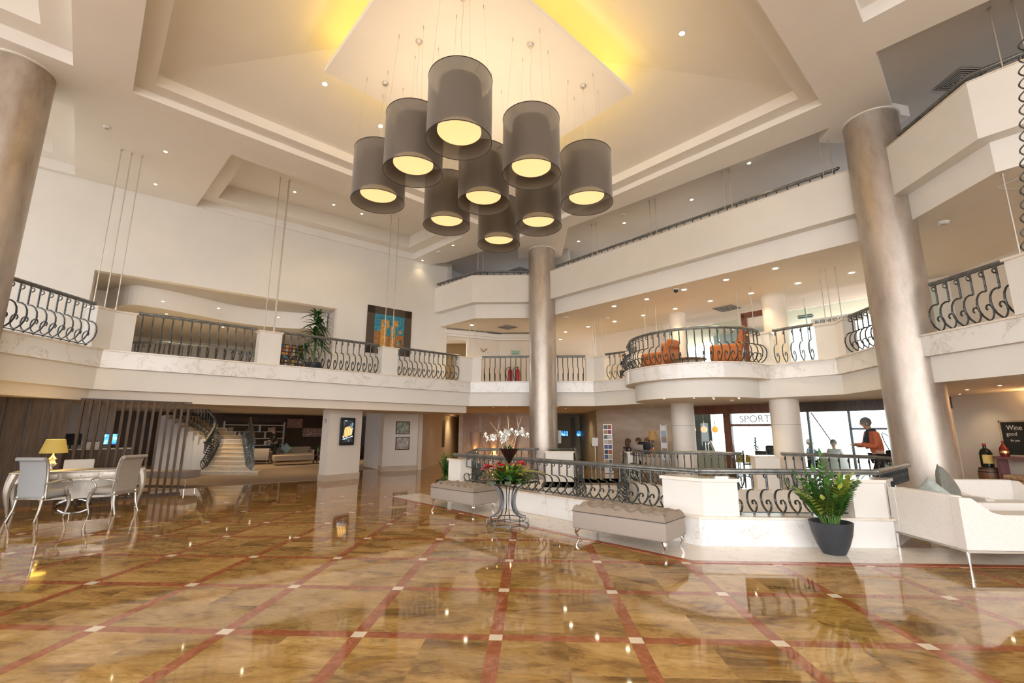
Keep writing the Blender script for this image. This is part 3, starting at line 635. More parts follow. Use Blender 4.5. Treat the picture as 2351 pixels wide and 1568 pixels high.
def pendant(x, y, lab):
    t = thing('drum_pendant_lamp', (x, y, 5.96), 0, 'big bronze drum lamp with glowing disc, '+lab, 'pendant lamp', 'nine bronze drum lamps under the floating panel')
    H = 1.06; R = .5
    sh = MB(); sh.lathe([(R, 0), (R, H)], n=64); sh.f = [f for f in sh.f if len(f) == 4]; sh.sm = sh.sm[:len(sh.f)]; sh.mi = sh.mi[:len(sh.f)]
    s_ = sh.build('shade', drum_m, t)
    for z in (0, H):
        m = MB(); m.tube([(R*math.cos(a*PI/32), R*math.sin(a*PI/32), z) for a in range(64)], .007, 5, True); m.build('shade_ring', ringm, s_)
    i_ = MB(); i_.lathe([(.335, .17), (.335, .98)], n=48); i_.f = [f for f in i_.f if len(f) == 4]; i_.sm = i_.sm[:len(i_.f)]; i_.mi = i_.mi[:len(i_.f)]
    i_.build('inner_shade', inner_m, t)
    MB().lathe([(.001, .155), (.33, .155), (.34, .165), (.34, .18), (.001, .18)], n=48).build('diffuser', diff_m, t)
    ar = MB()
    for a in range(4):
        q = a*PI/2+PI/4; ar.tube([(.33*math.cos(q), .33*math.sin(q), .98), (R*math.cos(q), R*math.sin(q), H-.02)], .005, 4)
    ar.build('spreader', steel, t)
    z1 = 2.64
    for a in range(4):
        q = a*PI/2+.45; cx, cy_ = .36*math.cos(q), .36*math.sin(q)
        m = MB(); m.tube([(cx*1.3, cy_*1.3, H), (cx, cy_, z1)], .0022, 4); m.tube([(cx, cy_, z1-.07), (cx, cy_, z1)], .009, 6); m.build('suspension_wire', steel, t)
    c = MB(); c.tube([(0, 0, H-.05), (.012, 0, 1.5), (-.015, .01, 1.9), (.01, 0, 2.3), (0, 0, z1)], .004, 5); c.build('cord', mat('clear_cord', (.6, .55, .48), .4), t)
    MB().lathe([(.001, z1-.055), (.045, z1-.05), (.062, z1-.01), (.062, z1)], n=24).build('canopy', steel, t)
    return t
for d in dl: pendant(*d)
for x, y, _ in dl: lamp('POINT', 'drum_bulb', (x, y, 6.8), 9, (1, .84, .62), size=.12)
# ================================================================ downlights, detectors, vents
bulb = mat('lit_halogen', (1, 1, 1), .5, emit=(1, .86, .58), es=22)
trim = mat('white_trim', (.8, .8, .78), .4)
_m = MB(); _m.lathe([(.034, -.004), (.055, -.006), (.058, 0), (.034, 0)], n=20); _m.f = _m.f[:60]; _m.sm = _m.sm[:60]; _m.mi = _m.mi[:60]; _o = _m.build('x', trim); RING = _o.data; bpy.data.objects.remove(_o)
_m = MB(); _m.lathe([(.001, -.003), (.036, -.003), (.036, 0)], n=16); _o = _m.build('x', bulb); BULB = _o.data; bpy.data.objects.remove(_o)
def downlight(x, y, z, lab, grp, s=1.0, watt=0, ang=95):
    t = thing('downlight', (x, y, z), 0, lab, 'downlight', grp)
    for n_, me in (('trim_ring', RING), ('bulb', BULB)):
        c = bpy.data.objects.new(n_, me); COL.objects.link(c); c.parent = t; c.scale = (s, s, 1)
    if watt: lamp('SPOT', 'downlight_beam', (x, y, z-.012), watt, (1, .76, .45), size=.006, spot_size=math.radians(ang), spot_blend=.8)
    return t
mc = [(-4.55, 8.75, 9.02, 'main ceiling downlight left of the floating panel'), (2.92, 7.65, 9.1, 'main ceiling downlight right of the floating panel'), (-3.75, 10.15, 8.98, 'main ceiling downlight just behind the leftmost drum lamp')]
for x, y, z, l in mc:
    z, n = hipz(x, y); o = downlight(x, y, z-.002, l, 'downlights in the main ceiling', 1.5, 40); o.rotation_euler = V(0, 0, -1).rotation_difference(n).to_euler()
for x, y, l in [(-9.24, 10.15, 'nearest to the left column'), (-10.76, 11.66, 'close above the big left wall'), (-2.95, 16.37, 'on the beam left of the middle column, upper one'), (-4.49, 17.91, 'on the beam left of the middle column, lower one'), (5.87*.98, 11.45*.98, 'over the long parapet near the right column'), (7.83, 6.2, 'at the very top right of the picture')]:
    downlight(x, y, 8.53, 'downlight in the flat ceiling beam, '+l, 'downlights in the main ceiling', 1.1, 7)
for x, y, l in [(-7.75, 13.6, 'left one'), (-6.83, 14.5, 'middle one'), (-6.1, 15.2, 'right one')]: downlight(x, y, 9.30, 'downlight inside the small stepped ceiling recess on the left, '+l, 'downlights in the small recess', 1.1, 25)
for i, (x, y, l) in enumerate([(4.75, 13.3, 'left one'), (2.95, 14.9, 'middle one'), (1.5, 16.45, 'right of the column')]): downlight(x+.35, y+.35, 8.8, 'downlight in the grey upper gallery ceiling, '+['nearest the right column', 'middle one', 'nearest the middle column'][i], 'downlights of the upper gallery', 1.3, 60)
bl_ = [(4.73, 13.85), (5.63, 12.93), (6.56, 12.02), (7.87, 13.32), (8.82, 12.44), (2.91, 15.72), (3.84, 14.88), (6.02, 15.16), (6.97, 14.3), (5.15, 16.14), (4.24, 17.06), (3.33, 18.02), (2.39, 18.93), (1.51, 19.94), (1.4, 21.62), (-2.45, 18.46), (-3.6, 21.0)]
bn = ['third from the left in the front row', 'fourth from the left in the front row', 'fifth from the left in the front row', 'fourth in the back row', 'last one on the right', 'first in the front row', 'second in the front row', 'middle of the back row', 'back row before the right ivory column', 'above the left ivory column', 'second in the back row', 'first of the back row', 'just right of the middle column', 'second right of the middle column', 'small one low beside the middle column', 'left of the middle column', 'over the dark doorway by the painting']
for (x, y), n_ in zip(bl_, bn): downlight(x, y, 5.9, 'glowing downlight over the first floor lounge, '+n_, 'downlights over the first floor lounge', 1.9, 42, 110)
gl = [(3.85, 13.6, 'under the left end of the bay'), (4.6, 13.3, 'under the bay beside the left ivory column'), (5.1, 13.2, 'under the bay, centre pair, front'), (5.3, 13.67, 'under the bay, centre pair, back'), (5.8, 13.2, 'under the bay, right pair, front'), (5.95, 13.5, 'under the bay, right pair, back'), (4.6, 17.92, 'over the reception desk'), (1.43, 19.5, 'right of the middle column, outer one'), (1.02, 17.98, 'close against the middle column'), (-1.54, 18.75, 'left one of the pair before the vases'), (-.97, 18.2, 'right one of the pair before the vases'), (10.65, 11.93, 'bar corner, left one'), (9.73, 10.71, 'bar corner, middle one'), (9.48, 9.72, 'bar corner, right one')]
for x, y, l in gl: downlight(x, y, 2.53, 'small warm downlight in the lobby soffit, '+l, 'small downlights in the lobby soffit', .8, 11, 120)
downlight(-3.9, 21.5, 2.53, 'small warm downlight at the mouth of the corridor', 'small downlights in the lobby soffit', .8, 8)
downlight(-12.6, 19.6, 2.42, 'small warm downlight above the lounge bookcase', 'small downlights in the lobby soffit', .8, 20)
for x, y, l in [(-10.92, 12.73, 'first'), (-9.78, 13.54, 'second'), (-12.0, 14.2, 'one lower on the left'), (-8.53, 14.74, 'one behind the leafy plant'), (-11.4, 16.15, 'one deep in the middle')]:
    downlight(x, y, 5.35, 'downlight in the alcove ceiling behind the wavy bulkhead, the '+l, 'downlights in the alcove', .9, 34, 140)
def detector(x, y, z, lab, r=.07):
    t = thing('smoke_detector', (x, y, z), 0, lab, 'smoke detector', 'white smoke detectors')
    MB().lathe([(r*.55, -.05), (r*.7, -.045), (r, -.02), (r, 0)], n=20).build('housing', trim, t); MB().lathe([(r*.5, -.058), (r*.5, -.05)], n=12).build('sensor', mat('grey_plastic', (.45, .45, .45), .5), t)
detector(-9.85, 9.15, 8.53, 'smoke detector on the ceiling beside the left rods'); detector(-3.6, 16.98, 8.53, 'smoke detector on the beam between two downlights', .1)
detector(3.1, 14.55, 8.8, 'smoke detector in the grey upper gallery ceiling', .1); detector(8.6, 9.3, 5.9, 'smoke detector on the soffit right of the right column', .1)
detector(1.35, 17.2, 5.9, 'smoke detector on the soffit right of the middle column', .1); detector(2.95, 17.4, 5.9, 'smoke detector on the soffit beside rods, small'); detector(5.98, 14.08, 2.53, 'smoke detector in the lobby soffit between the ivory columns')
cc = thing('security_camera', (4.45, 13.75, 5.9), 0, 'dark dome security camera on the soffit beside a downlight', 'camera'); MB().ball((0, 0, -.06), .07, 10).build('dome', dark, cc); MB().lathe([(.08, -.04), (.08, 0)], n=16).build('mount', trim, cc)
ventm = noisy('vent_metal', (.42, .40, .38), (.48, .46, .44), 3, .5)
def vent(x, y, z, a, lab, s=.62, n=5, w_=None):
    t = thing('ceiling_vent', (x, y, z), a, lab, 'vent', 'square ceiling air vents'); w_ = w_ or s
    MB().box((-s/2, -w_/2, -.012), (s/2, w_/2, 0)).build('backing', mat('vent_dark', (.12, .115, .11), .7), t)
    for k in range(n):
        q = 1-k/n; m = MB(); hx, hy = s/2*q, w_/2*q; zz = -.02-.004*k
        P = [(-hx, -hy, zz), (hx, -hy, zz), (hx, hy, zz), (-hx, hy, zz)]; m.tube(P, .014, 4, True); m.build('louver', ventm, t)
vent(8.95, 8.72, 8.8, .05, 'large square louvred vent in the grey ceiling at the top right', .62, 6)
vent(-.5, 20.0, 8.8, R45, 'louvred vent in the grey ceiling left of the middle column', .7, 4)
vent(-1.0, 18.9, 5.9, R45, 'louvred vent on the soffit before the exit sign, nearest the column', .6, 4)
vent(-1.75, 20.2, 5.9, R45, 'louvred vent on the soffit farther from the middle column', .6, 4)
vent(6.95, 16.1, 5.9, .7, 'white air conditioning cassette behind the right ivory column upstairs', .7, 3)
t = thing('ceiling_hatch', (8.75, 7.2, 5.9), .15, 'flat access hatch on the soffit at the far right', 'hatch'); MB().box((-.3, -.75, -.006), (.3, .75, 0)).build('panel', soff_m, t); m = MB(); m.tube([(-.31, -.76, -.008), (.31, -.76, -.008), (.31, .76, -.008), (-.31, .76, -.008)], .008, 4, True); m.build('frame', white, t)
# ================================================================ tufted benches
def cabriole(h, r0, r1, out, n=9, kick=.5):
    # points of an S-curved leg from top (z=h) to floor, bulging along +x then kicking out
    P = []; R = []
    for i in range(n):
        t = i/(n-1); x = out*(math.sin(t*PI*1.15)*1.0*(1-t*.35)+kick*max(0, t-.75)*1.6); P.append(V(x, 0, h*(1-t))); R.append(r0*(1-t)**.8+r1*(.4+.6*abs(.8-t)))
    return P, R
def leg_mesh(h, r0, r1, out, ang, n=9, kick=.5, m=None):
    m = m or MB(); P, R = cabriole(h, r0, r1, out, n, kick); M = Matrix.Rotation(ang, 3, 'Z')
    m.tube([M @ p for p in P], R, 8); e = M @ P[-1]; m.ball((e.x, e.y, r1*.9), r1*1.1, 8, (1, 1, .8)); return m
taupe2 = noisy('brown_taupe_linen', (.27, .215, .165), (.33, .27, .21), 120, .9)
def bench(a, b, w_, lab):
    # a -> b is the front edge (towards the hall)
    A, B = V(*a), V(*b); L_ = (B-A).length; ang = math.atan2(B.y-A.y, B.x-A.x); n = V(-(B-A).y, (B-A).x).normalized(); c = (A+B)/2+n*w_/2
    t = thing('tufted_bench', (c.x, c.y, 0), ang, lab, 'bench', 'tufted taupe benches by the sunken lounge')
    MB().rbox((0, 0, .275), (L_, w_, .25), .03).build('body', taupe, t)
    # tufted cushion: height field
    m = MB(); nx, ny = 96, 40; vs = []; fs = []
    bx = [(-L_/2+.12+(L_-.24)*i/6, (-1+j)*w_*.32) for j in (0, 2) for i in range(7)]+[(-L_/2+.12+(L_-.24)*(i+.5)/6, 0) for i in range(6)]
    for j in range(ny+1):
        for i in range(nx+1):
            x = -L_/2+L_*i/nx; y = -w_/2+w_*j/ny; ed = min((x+L_/2), (L_/2-x), (y+w_/2), (w_/2-y)); z = .40+.09*min(1, max(0, ed)/.06)**.5
            dd = min(math.hypot(x-p[0], y-p[1]) for p in bx); z -= .085*math.exp(-(dd/.06)**2)*min(1, ed/.05); z += .022*math.sin(min(dd, .125)/.125*PI/2)*min(1, ed/.06)
            z += .01*math.sin((x+y)*22)*min(1, ed/.1)
            vs.append((x, y, z))
    for j in range(ny):
        for i in range(nx): q = j*(nx+1)+i; fs.append((q, q+1, q+nx+2, q+nx+1))
    m.add(vs, fs, True); cu = m.build('tufted_cushion', taupe2, t)
    mb = MB()
    for p in bx: mb.ball((p[0], p[1], .432), .012, 6)
    mb.build('buttons', taupe, cu)
    pm = MB(); pm.tube([(-L_/2, -w_/2, .40), (L_/2, -w_/2, .40), (L_/2, w_/2, .40), (-L_/2, w_/2, .40)], .006, 5, True); pm.build('piping', mat('dark_piping', (.10, .085, .08), .8), cu)
    for sx in (-1, 1):
        for sy in (-1, 1):
            o = leg_mesh(.16, .026, .012, .045, math.atan2(sy*.6, sx)).build('leg', chrome, t); o.location = (sx*(L_/2-.07), sy*(w_/2-.07), 0)
    return t
bench((.61, 7.45), (1.76, 6.52), .70, 'taupe tufted bench nearest to the camera, right of the glass table')
bench((-2.22, 10.37), (-1.16, 9.42), .66, 'taupe tufted bench farther away, left of the glass table')
# ================================================================ glass table, bouquet and orchids
TX, TY = -.42, 8.32
t = thing('glass_table', (TX, TY, 0), 0, 'round green glass table on a curved wrought iron base, carrying the flowers', 'table')
MB().lathe([(.001, .74), (.54, .74), (.55, .746), (.54, .752), (.001, .752)], n=64).build('tabletop', tglass, t)
rod = mat('grey_iron', (.13, .135, .14), .32, .85)
for k in range(8):
    a = k*PI/4+.2; m = MB(); ca, sa = math.cos(a), math.sin(a)
    def pol(r, z): return (r*ca, r*sa, z)
    for dr in (0, .022):
        pr_ = [(.40-dr, .72), (.34-dr, .70), (.25-dr, .66), (.17-dr, .57), (.135-dr, .45), (.14-dr, .33), (.19-dr, .22), (.26-dr, .17), (.31-dr, .16)]
        m.tube([pol(r, z) for r, z in smooth(pr_, 3)], .008, 6)
    m.build('base_rod', rod, t)
    m = MB(); m.tube([pol(.31, .16), pol(.31, .12), pol(.36, .12), pol(.36, .02)], .008, 4); m.ball(pol(.36, .018), .016, 8); m.build('foot', rod, t)
m = MB(); ring = []
for k in range(8):
    a = k*PI/4+.2; b = a+PI/8; ring += [(.36*math.cos(a), .36*math.sin(a), .045), (.30*math.cos(b), .30*math.sin(b), .045)]
m.tube(ring, .007, 5, True); m.tube([(.31*math.cos(k*PI/16), .31*math.sin(k*PI/16), .12) for k in range(32)], .006, 5, True); m.build('foot_ring', rod, t)
leafg = noisy('leaf_green', (.035, .13, .02), (.10, .27, .05), 12, .4); leafy = noisy('lime_leaf', (.22, .36, .04), (.55, .56, .10), 10, .4)
leafd = noisy('dark_leaf', (.018, .065, .018), (.05, .15, .035), 12, .35); stemm = mat('stem_green', (.10, .2, .04), .5)
redp = noisy('red_petal', (.55, .015, .03), (.80, .06, .09), 14, .35); petalw = noisy('white_petal', (.85, .86, .80), (.93, .93, .90), 12, .5); yelp = mat('yellow_petal', (.75, .62, .06), .4)
def leaf(m, base, dirv, ln, wd, droop=.3, n=5, up=None, fold=.15):
    d = Vector(dirv).normalized(); side = d.cross(V(0, 0, 1)); side = side.normalized() if side.length > 1e-3 else V(1, 0, 0); nrm = side.cross(d).normalized(); vs = []; fs = []
    for i in range(n+1):
        t_ = i/n; p = Vector(base)+d*ln*t_-V(0, 0, 1)*droop*ln*t_*t_; w_ = wd*math.sin(PI*min(1, t_**.75*.97+.03))*.5 if i < n else .0005
        vs += [p-side*w_+nrm*fold*w_, p, p+side*w_+nrm*fold*w_]
    for i in range(n):
        a = i*3; fs += [(a, a+1, a+4, a+3), (a+1, a+2, a+5, a+4)]
    m.add(vs, fs, True)
rnd = random.Random(3)
def rv(a, b): return rnd.uniform(a, b)
bq = thing('flower_bouquet', (TX, TY, .752), 0, 'low bouquet of red anthuriums, green leaves and yellow blooms on the glass table', 'bouquet')
g1, g2, g3, g4 = MB(), MB(), MB(), MB()
for k in range(210):
    a = rv(0, 2*PI); el = rv(.0, 1.1); ln = rv(.15, .34); b = (rv(-.08, .08), rv(-.06, .06), rv(.0, .10))
    d = (math.cos(a)*math.cos(el)*1.1, math.sin(a)*math.cos(el)*.8, math.sin(el)); leaf(g1 if k % 3 else g2, b, d, ln, rv(.03, .075), rv(.1, .5))
for k in range(13):
    a = rv(0, 2*PI); el = rv(.35, 1.2); c = V(math.cos(a)*math.cos(el)*.27, math.sin(a)*math.cos(el)*.2, .08+math.sin(el)*.17)
    g3 = MB()
    for j in range(5): leaf(g3, c, (math.cos(a+rv(-1.5, 1.5)), math.sin(a+rv(-1.5, 1.5)), rv(-.1, .8)), rv(.06, .1), rv(.05, .075), .2, 4)
    g3.build('red_bloom', redp, bq)
for k in range(9):
    a = rv(-.9, 1.2); c = V(math.cos(a)*.2, math.sin(a)*.14, .16+rv(-.12, .06))
    g4 = MB()
    for j in range(5): q = rv(0, 6.3); leaf(g4, c, (math.cos(q), math.sin(q), rv(.1, .8)), .07, .035, .2, 4)
    g4.build('yellow_bloom', yelp, bq)
g1.build('foliage', leafg, bq); g2.build('lime_foliage', leafy, bq)
MB().lathe([(.05, 0), (.065, .02), (.06, .07)], n=20).build('bowl', dark, bq)
for (x, y, a) in ((.34, -.02, .3), (.30, .1, 1.0)): 
    m = MB(); leaf(m, (x*.4, y, .1), (math.cos(a*.3), math.sin(a*.3), .25), .36, .14, .35, 7); m.build('broad_leaf', leafy, bq)
bq.scale = (1.6, 1.5, 1.25)
orc = thing('orchid_vase', (TX+.02, TY+.0, .752), 0, 'tall black cone vase of white orchids standing in the bouquet', 'orchid')
MB().lathe([(.001, .27), (.03, .31), (.175, .535), (.18, .54), (.165, .54), (.02, .36)], n=40).build('cone_vase', mat('black_lacquer', (.015, .01, .01), .25), orc)
MB().tube([(0, 0, 0), (0, 0, .29)], .008, 6).build('stand', rod, orc)
m = MB()
for k in range(16): a = rv(0, 6.28); leaf(m, (rv(-.05, .05), rv(-.05, .05), .53), (math.cos(a), math.sin(a), rv(.1, 1.3)), rv(.12, .2), .04, .3)
m.build('strap_leaves', leafd, orc)
twm = mat('pale_twig', (.62, .5, .33), .6)
for k, (ax, ay, hz, fl) in enumerate([(-.34, 0, .27, 8), (-.02, .05, .33, 9), (.26, 0, .33, 9), (-.08, -.06, .22, 6)]):
    st = MB(); P = smooth([(0, 0, .53), (ax*.35, ay*.4, .53+hz*.6), (ax*.8, ay, .53+hz*.95), (ax*1.1, ay, .53+hz*.85)], 5); st.tube(P, .005, 5); st.tube([(ax*.3, ay, .53), (ax*.62, ay*1.2, .53+hz*1.15), (ax*.95-.02, ay, .53+hz*1.75)], [.007, .005, .002], 5); st.tube([(ax*.62, ay*1.2, .53+hz*1.15), (ax*.5, ay*1.2, .53+hz*1.8)], [.005, .002], 5)
    st.build('twig', twm, orc); fm = MB()
    for j in range(fl):
        p = V(*P[int(len(P)*(.52+.45*j/fl))])+V(rv(-.07, .07), rv(-.05, .05), rv(-.08, .05))
        q0 = rv(0, 1.2)
        for i in range(5):
            q = q0+i*2*PI/5; leaf(fm, p, (math.cos(q)*.95, -.25, math.sin(q)*.95), .06, .062, .0, 4)
    fm.build('white_flowers', petalw, orc)
# ================================================================ big potted zamioculcas on the right
def pinnate(m, sm, base, azim, lean, ln, lw, nl=11, curve=.6):
    P = []; d = V(math.cos(azim), math.sin(azim), 0); z = 0; r = 0; el = PI/2-lean*.25
    for i in range(13):
        t_ = i/12; e = PI/2-lean*(.3+curve*t_); P.append(V(*base)+d*r+V(0, 0, z)); r += ln/12*math.cos(e); z += ln/12*math.sin(e)
    sm.tube(P, [.011*(1-.7*i/12) for i in range(13)], 5)
    for i in range(nl):
        t_ = .3+.68*i/nl; k = t_*12; a = P[int(k)].lerp(P[min(12, int(k)+1)], k-int(k)); tg = (P[min(12, int(k)+1)]-P[int(k)]).normalized()
        s_ = tg.cross(V(-d.y, d.x, 0)) if abs(tg.z) < .3 else V(-d.y, d.x, 0)
        for sg in (-1, 1): leaf(m, a, (s_*sg*.9+tg*.75), lw*(1.1-.5*abs(t_-.5)), lw*.46, .12, 4)
    leaf(m, P[-1], tg, lw, lw*.4, .1, 4)
PX, PY = 4.03, 6.74
pt = thing('potted_plant', (PX, PY, 0), 0, 'glossy green plant in a big dark grey bowl pot in front of the balustrade', 'plant')
potm = mat('charcoal_pot', (.035, .042, .05), .42)
MB().lathe([(.11, 0), (.135, .01), (.19, .12), (.235, .26), (.255, .38), (.26, .41), (.25, .415), (.235, .40), (.22, .33), (.001, .33)], n=48).build('pot', potm, pt)
MB().lathe([(.001, .345), (.228, .345)], n=32).build('soil', mat('soil', (.03, .02, .015), .9), pt)
pm_, ps_, py_ = MB(), MB(), MB()
for k in range(30):
    a = k*2.4; le = .25+.9*((k*7) % 11)/11; ln = rv(.42, .82) if le < .8 else rv(.4, .7)
    pinnate(pm_ if k % 5 else py_, ps_, (.08*math.cos(a), .08*math.sin(a), .34), a, le*1.1, ln*.92, .15, 8)
pinnate(pm_, ps_, (0, 0, .34), 1.7, .08, .92, .14, 11)
pm_.build('foliage', leafg, pt); ps_.build('stems', stemm, pt); py_.build('lime_foliage', leafy, pt)
# second plant on the floor behind the far bench
p2_ = thing('potted_plant', (-2.55, 14.3, 0), 0, 'bushy green plant in a flat dark pot behind the far bench', 'plant')
MB().lathe([(.26, 0), (.33, .10), (.34, .14), (.30, .14), (.001, .11)], n=32).build('pot', potm, p2_)
a_, b_ = MB(), MB()
for k in range(26): pinnate(a_ if k % 4 else a_, b_, (rv(-.15, .15), rv(-.1, .1), .1), k*2.4, .2+.6*((k*5) % 7)/7, rv(.4, .78), .13, 7)
a_.build('foliage', leafg, p2_); b_.build('stems', stemm, p2_)
# plants in the sunken lounge
for x, y, z, l in ((3.3, 8.9, -.6, 'variegated lime plant inside the sunken lounge, seen through the short balustrade'), (5.1, 8.6, -.6, 'variegated lime plant in the sunken lounge behind the big potted plant'), (.8, 10.2, -.6, 'lime leaved plant in the sunken lounge behind the glass table')):
    q = thing('leafy_plant', (x, y, z), 0, l, 'plant'); m = MB()
    for k in range(16): a = k*2.4; leaf(m, (0, 0, .25), (math.cos(a), math.sin(a), rv(.5, 2.2)), rv(.45, .75)*(1.15 if y < 9 else 1.3), rv(.14, .2), .3, 7)
    m.build('foliage', leafy, q); MB().lathe([(.16, 0), (.21, .28), (.001, .26)], n=24).build('pot', potm, q)
# ================================================================ sofas on the right
def box_sofa(loc, rz, W_, D_, lab, hb=.83, hs=.40, ha=.62, arms=(1, 1)):
    # seat faces local +x, back at x = 0, width along y
    t = thing('sofa', loc, rz, lab, 'sofa', None)
    MB().rbox((D_/2, 0, .31), (D_-.01, W_-.02, .20), .02).build('seat_base', fabw, t)
    MB().rbox((.078, 0, .53), (.14, W_-.2, .60), .03).build('backrest', fabw, t)
    for s in (0, 1):
        if arms[s]:
            y = (W_/2-.06)*(1 if s else -1)
            m = MB(); pr_ = [(0, .22), (D_, .22), (D_, ha-.03), (D_-.03, ha), (.48, ha), (.36, ha+.03), (.24, ha+.12), (.15, hb-.02), (0, hb-.01)]
            vs = [(x, y-.06, z) for x, z in pr_]+[(x, y+.06, z) for x, z in pr_]; n = len(pr_)
            m.add(vs, [list(range(n)), [n+i for i in range(n)][::-1]]+[(i, i+n, (i+1) % n+n, (i+1) % n) for i in range(n)]); m.build('arm', fabw, t)
    for i in range(2): MB().rbox((.14+(D_-.14)/2, (-.25+.5*i)*(W_-.24), .46), (D_-.16, (W_-.26)/2, .13), .045, puff=.1).build('seat_cushion', fabw, t)
    m = MB(); m.tube([(.02, -W_/2+.02, .2), (D_-.02, -W_/2+.02, .2), (D_-.02, W_/2-.02, .2), (.02, W_/2-.02, .2)], .018, 4, True); m.build('base_frame', steel, t)
    for sx in (.03, D_-.03):
        for sy in (-1, 1): MB().tube([(sx, sy*(W_/2-.03), .2), (sx*1.0, sy*(W_/2-.03), 0)], [.022, .012], 8).build('leg', chrome, t)
    return t
box_sofa((5.17, 6.63, 0), 0, 1.14, 1.9, 'white upholstered sofa on thin chrome legs, cut by the right edge of the picture')
box_sofa((6.95, 8.1, 0), -PI/2+.0, 1.2, .85, 'white sofa farther back against the right column, behind the nearer sofa')
bpy.data.objects['sofa.001'].location = (7.4, 8.35, 0)
def cushion(c, s, th, rz, tilt, lab, m, roll=0):
    o = MB(); n = 14
    for sg in (-1, 1):
        vs = []; fs = []
        for j in range(n+1):
            for i in range(n+1):
                u_, v_ = -1+2*i/n, -1+2*j/n; k = 1-.07*(1-u_*u_)*v_*v_; k2 = 1-.07*(1-v_*v_)*u_*u_
                vs.append((u_*k2*s/2, v_*k*s/2, sg*th/2*max(0, (1-u_**4)*(1-v_**4))**.55))
        for j in range(n):
            for i in range(n): q = j*(n+1)+i; f = (q, q+1, q+n+2, q+n+1); fs.append(f if sg > 0 else f[::-1])
        o.add(vs, fs, True)
    ob = o.build('cushion', m); ob.rotation_mode = 'XYZ'; ob.rotation_euler = (tilt, roll, rz); ob.location = c; return tag(ob, lab, 'cushion')
croc = noisy('grey_green_woven', (.13, .135, .115), (.24, .25, .22), 45, .35, (1, 3, 1))
ob = cushion((5.62, 7.05, .80), .52, .17, .9, 1.25, 'large grey green woven cushion standing on its corner on the near white sofa', croc); ob.rotation_euler = (1.25, .78, .45); ob.location = (5.80, 6.92, .80)
ob = cushion((5.43, 6.75, .74), .40, .13, 1.4, 1.2, 'smaller silver green cushion leaning on the back of the near white sofa', noisy('silver_green', (.30, .34, .31), (.38, .42, .38), 20, .35)); ob.rotation_euler = (1.25, .75, 1.75); ob.location = (5.42, 6.72, .74)
# ================================================================ people (skin modifier, evaluated to one mesh)
import bmesh
def skinned(name, nodes, edges, root, m, parent, sub=2):
    bm = bmesh.new(); ly = bm.verts.layers.skin.verify(); ids = {}
    for k, (p, r) in nodes.items():
        v = bm.verts.new(p); v[ly].radius = (r, r) if not isinstance(r, tuple) else r; v[ly].use_root = (k == root); ids[k] = v
    for a, b in edges: bm.edges.new((ids[a], ids[b]))
    me = bpy.data.meshes.new(name); bm.to_mesh(me); bm.free(); o = bpy.data.objects.new(name, me); COL.objects.link(o)
    sk = o.modifiers.new('s', 'SKIN'); sk.use_smooth_shade = True; o.modifiers.new('u', 'SUBSURF').levels = sub
    dg = bpy.context.evaluated_depsgraph_get(); me2 = bpy.data.meshes.new_from_object(o.evaluated_get(dg)); bpy.data.objects.remove(o)
    me2.materials.clear(); me2.materials.append(m); o = bpy.data.objects.new(name, me2); COL.objects.link(o); o.parent = parent
    for p in me2.polygons: p.use_smooth = True
    return o
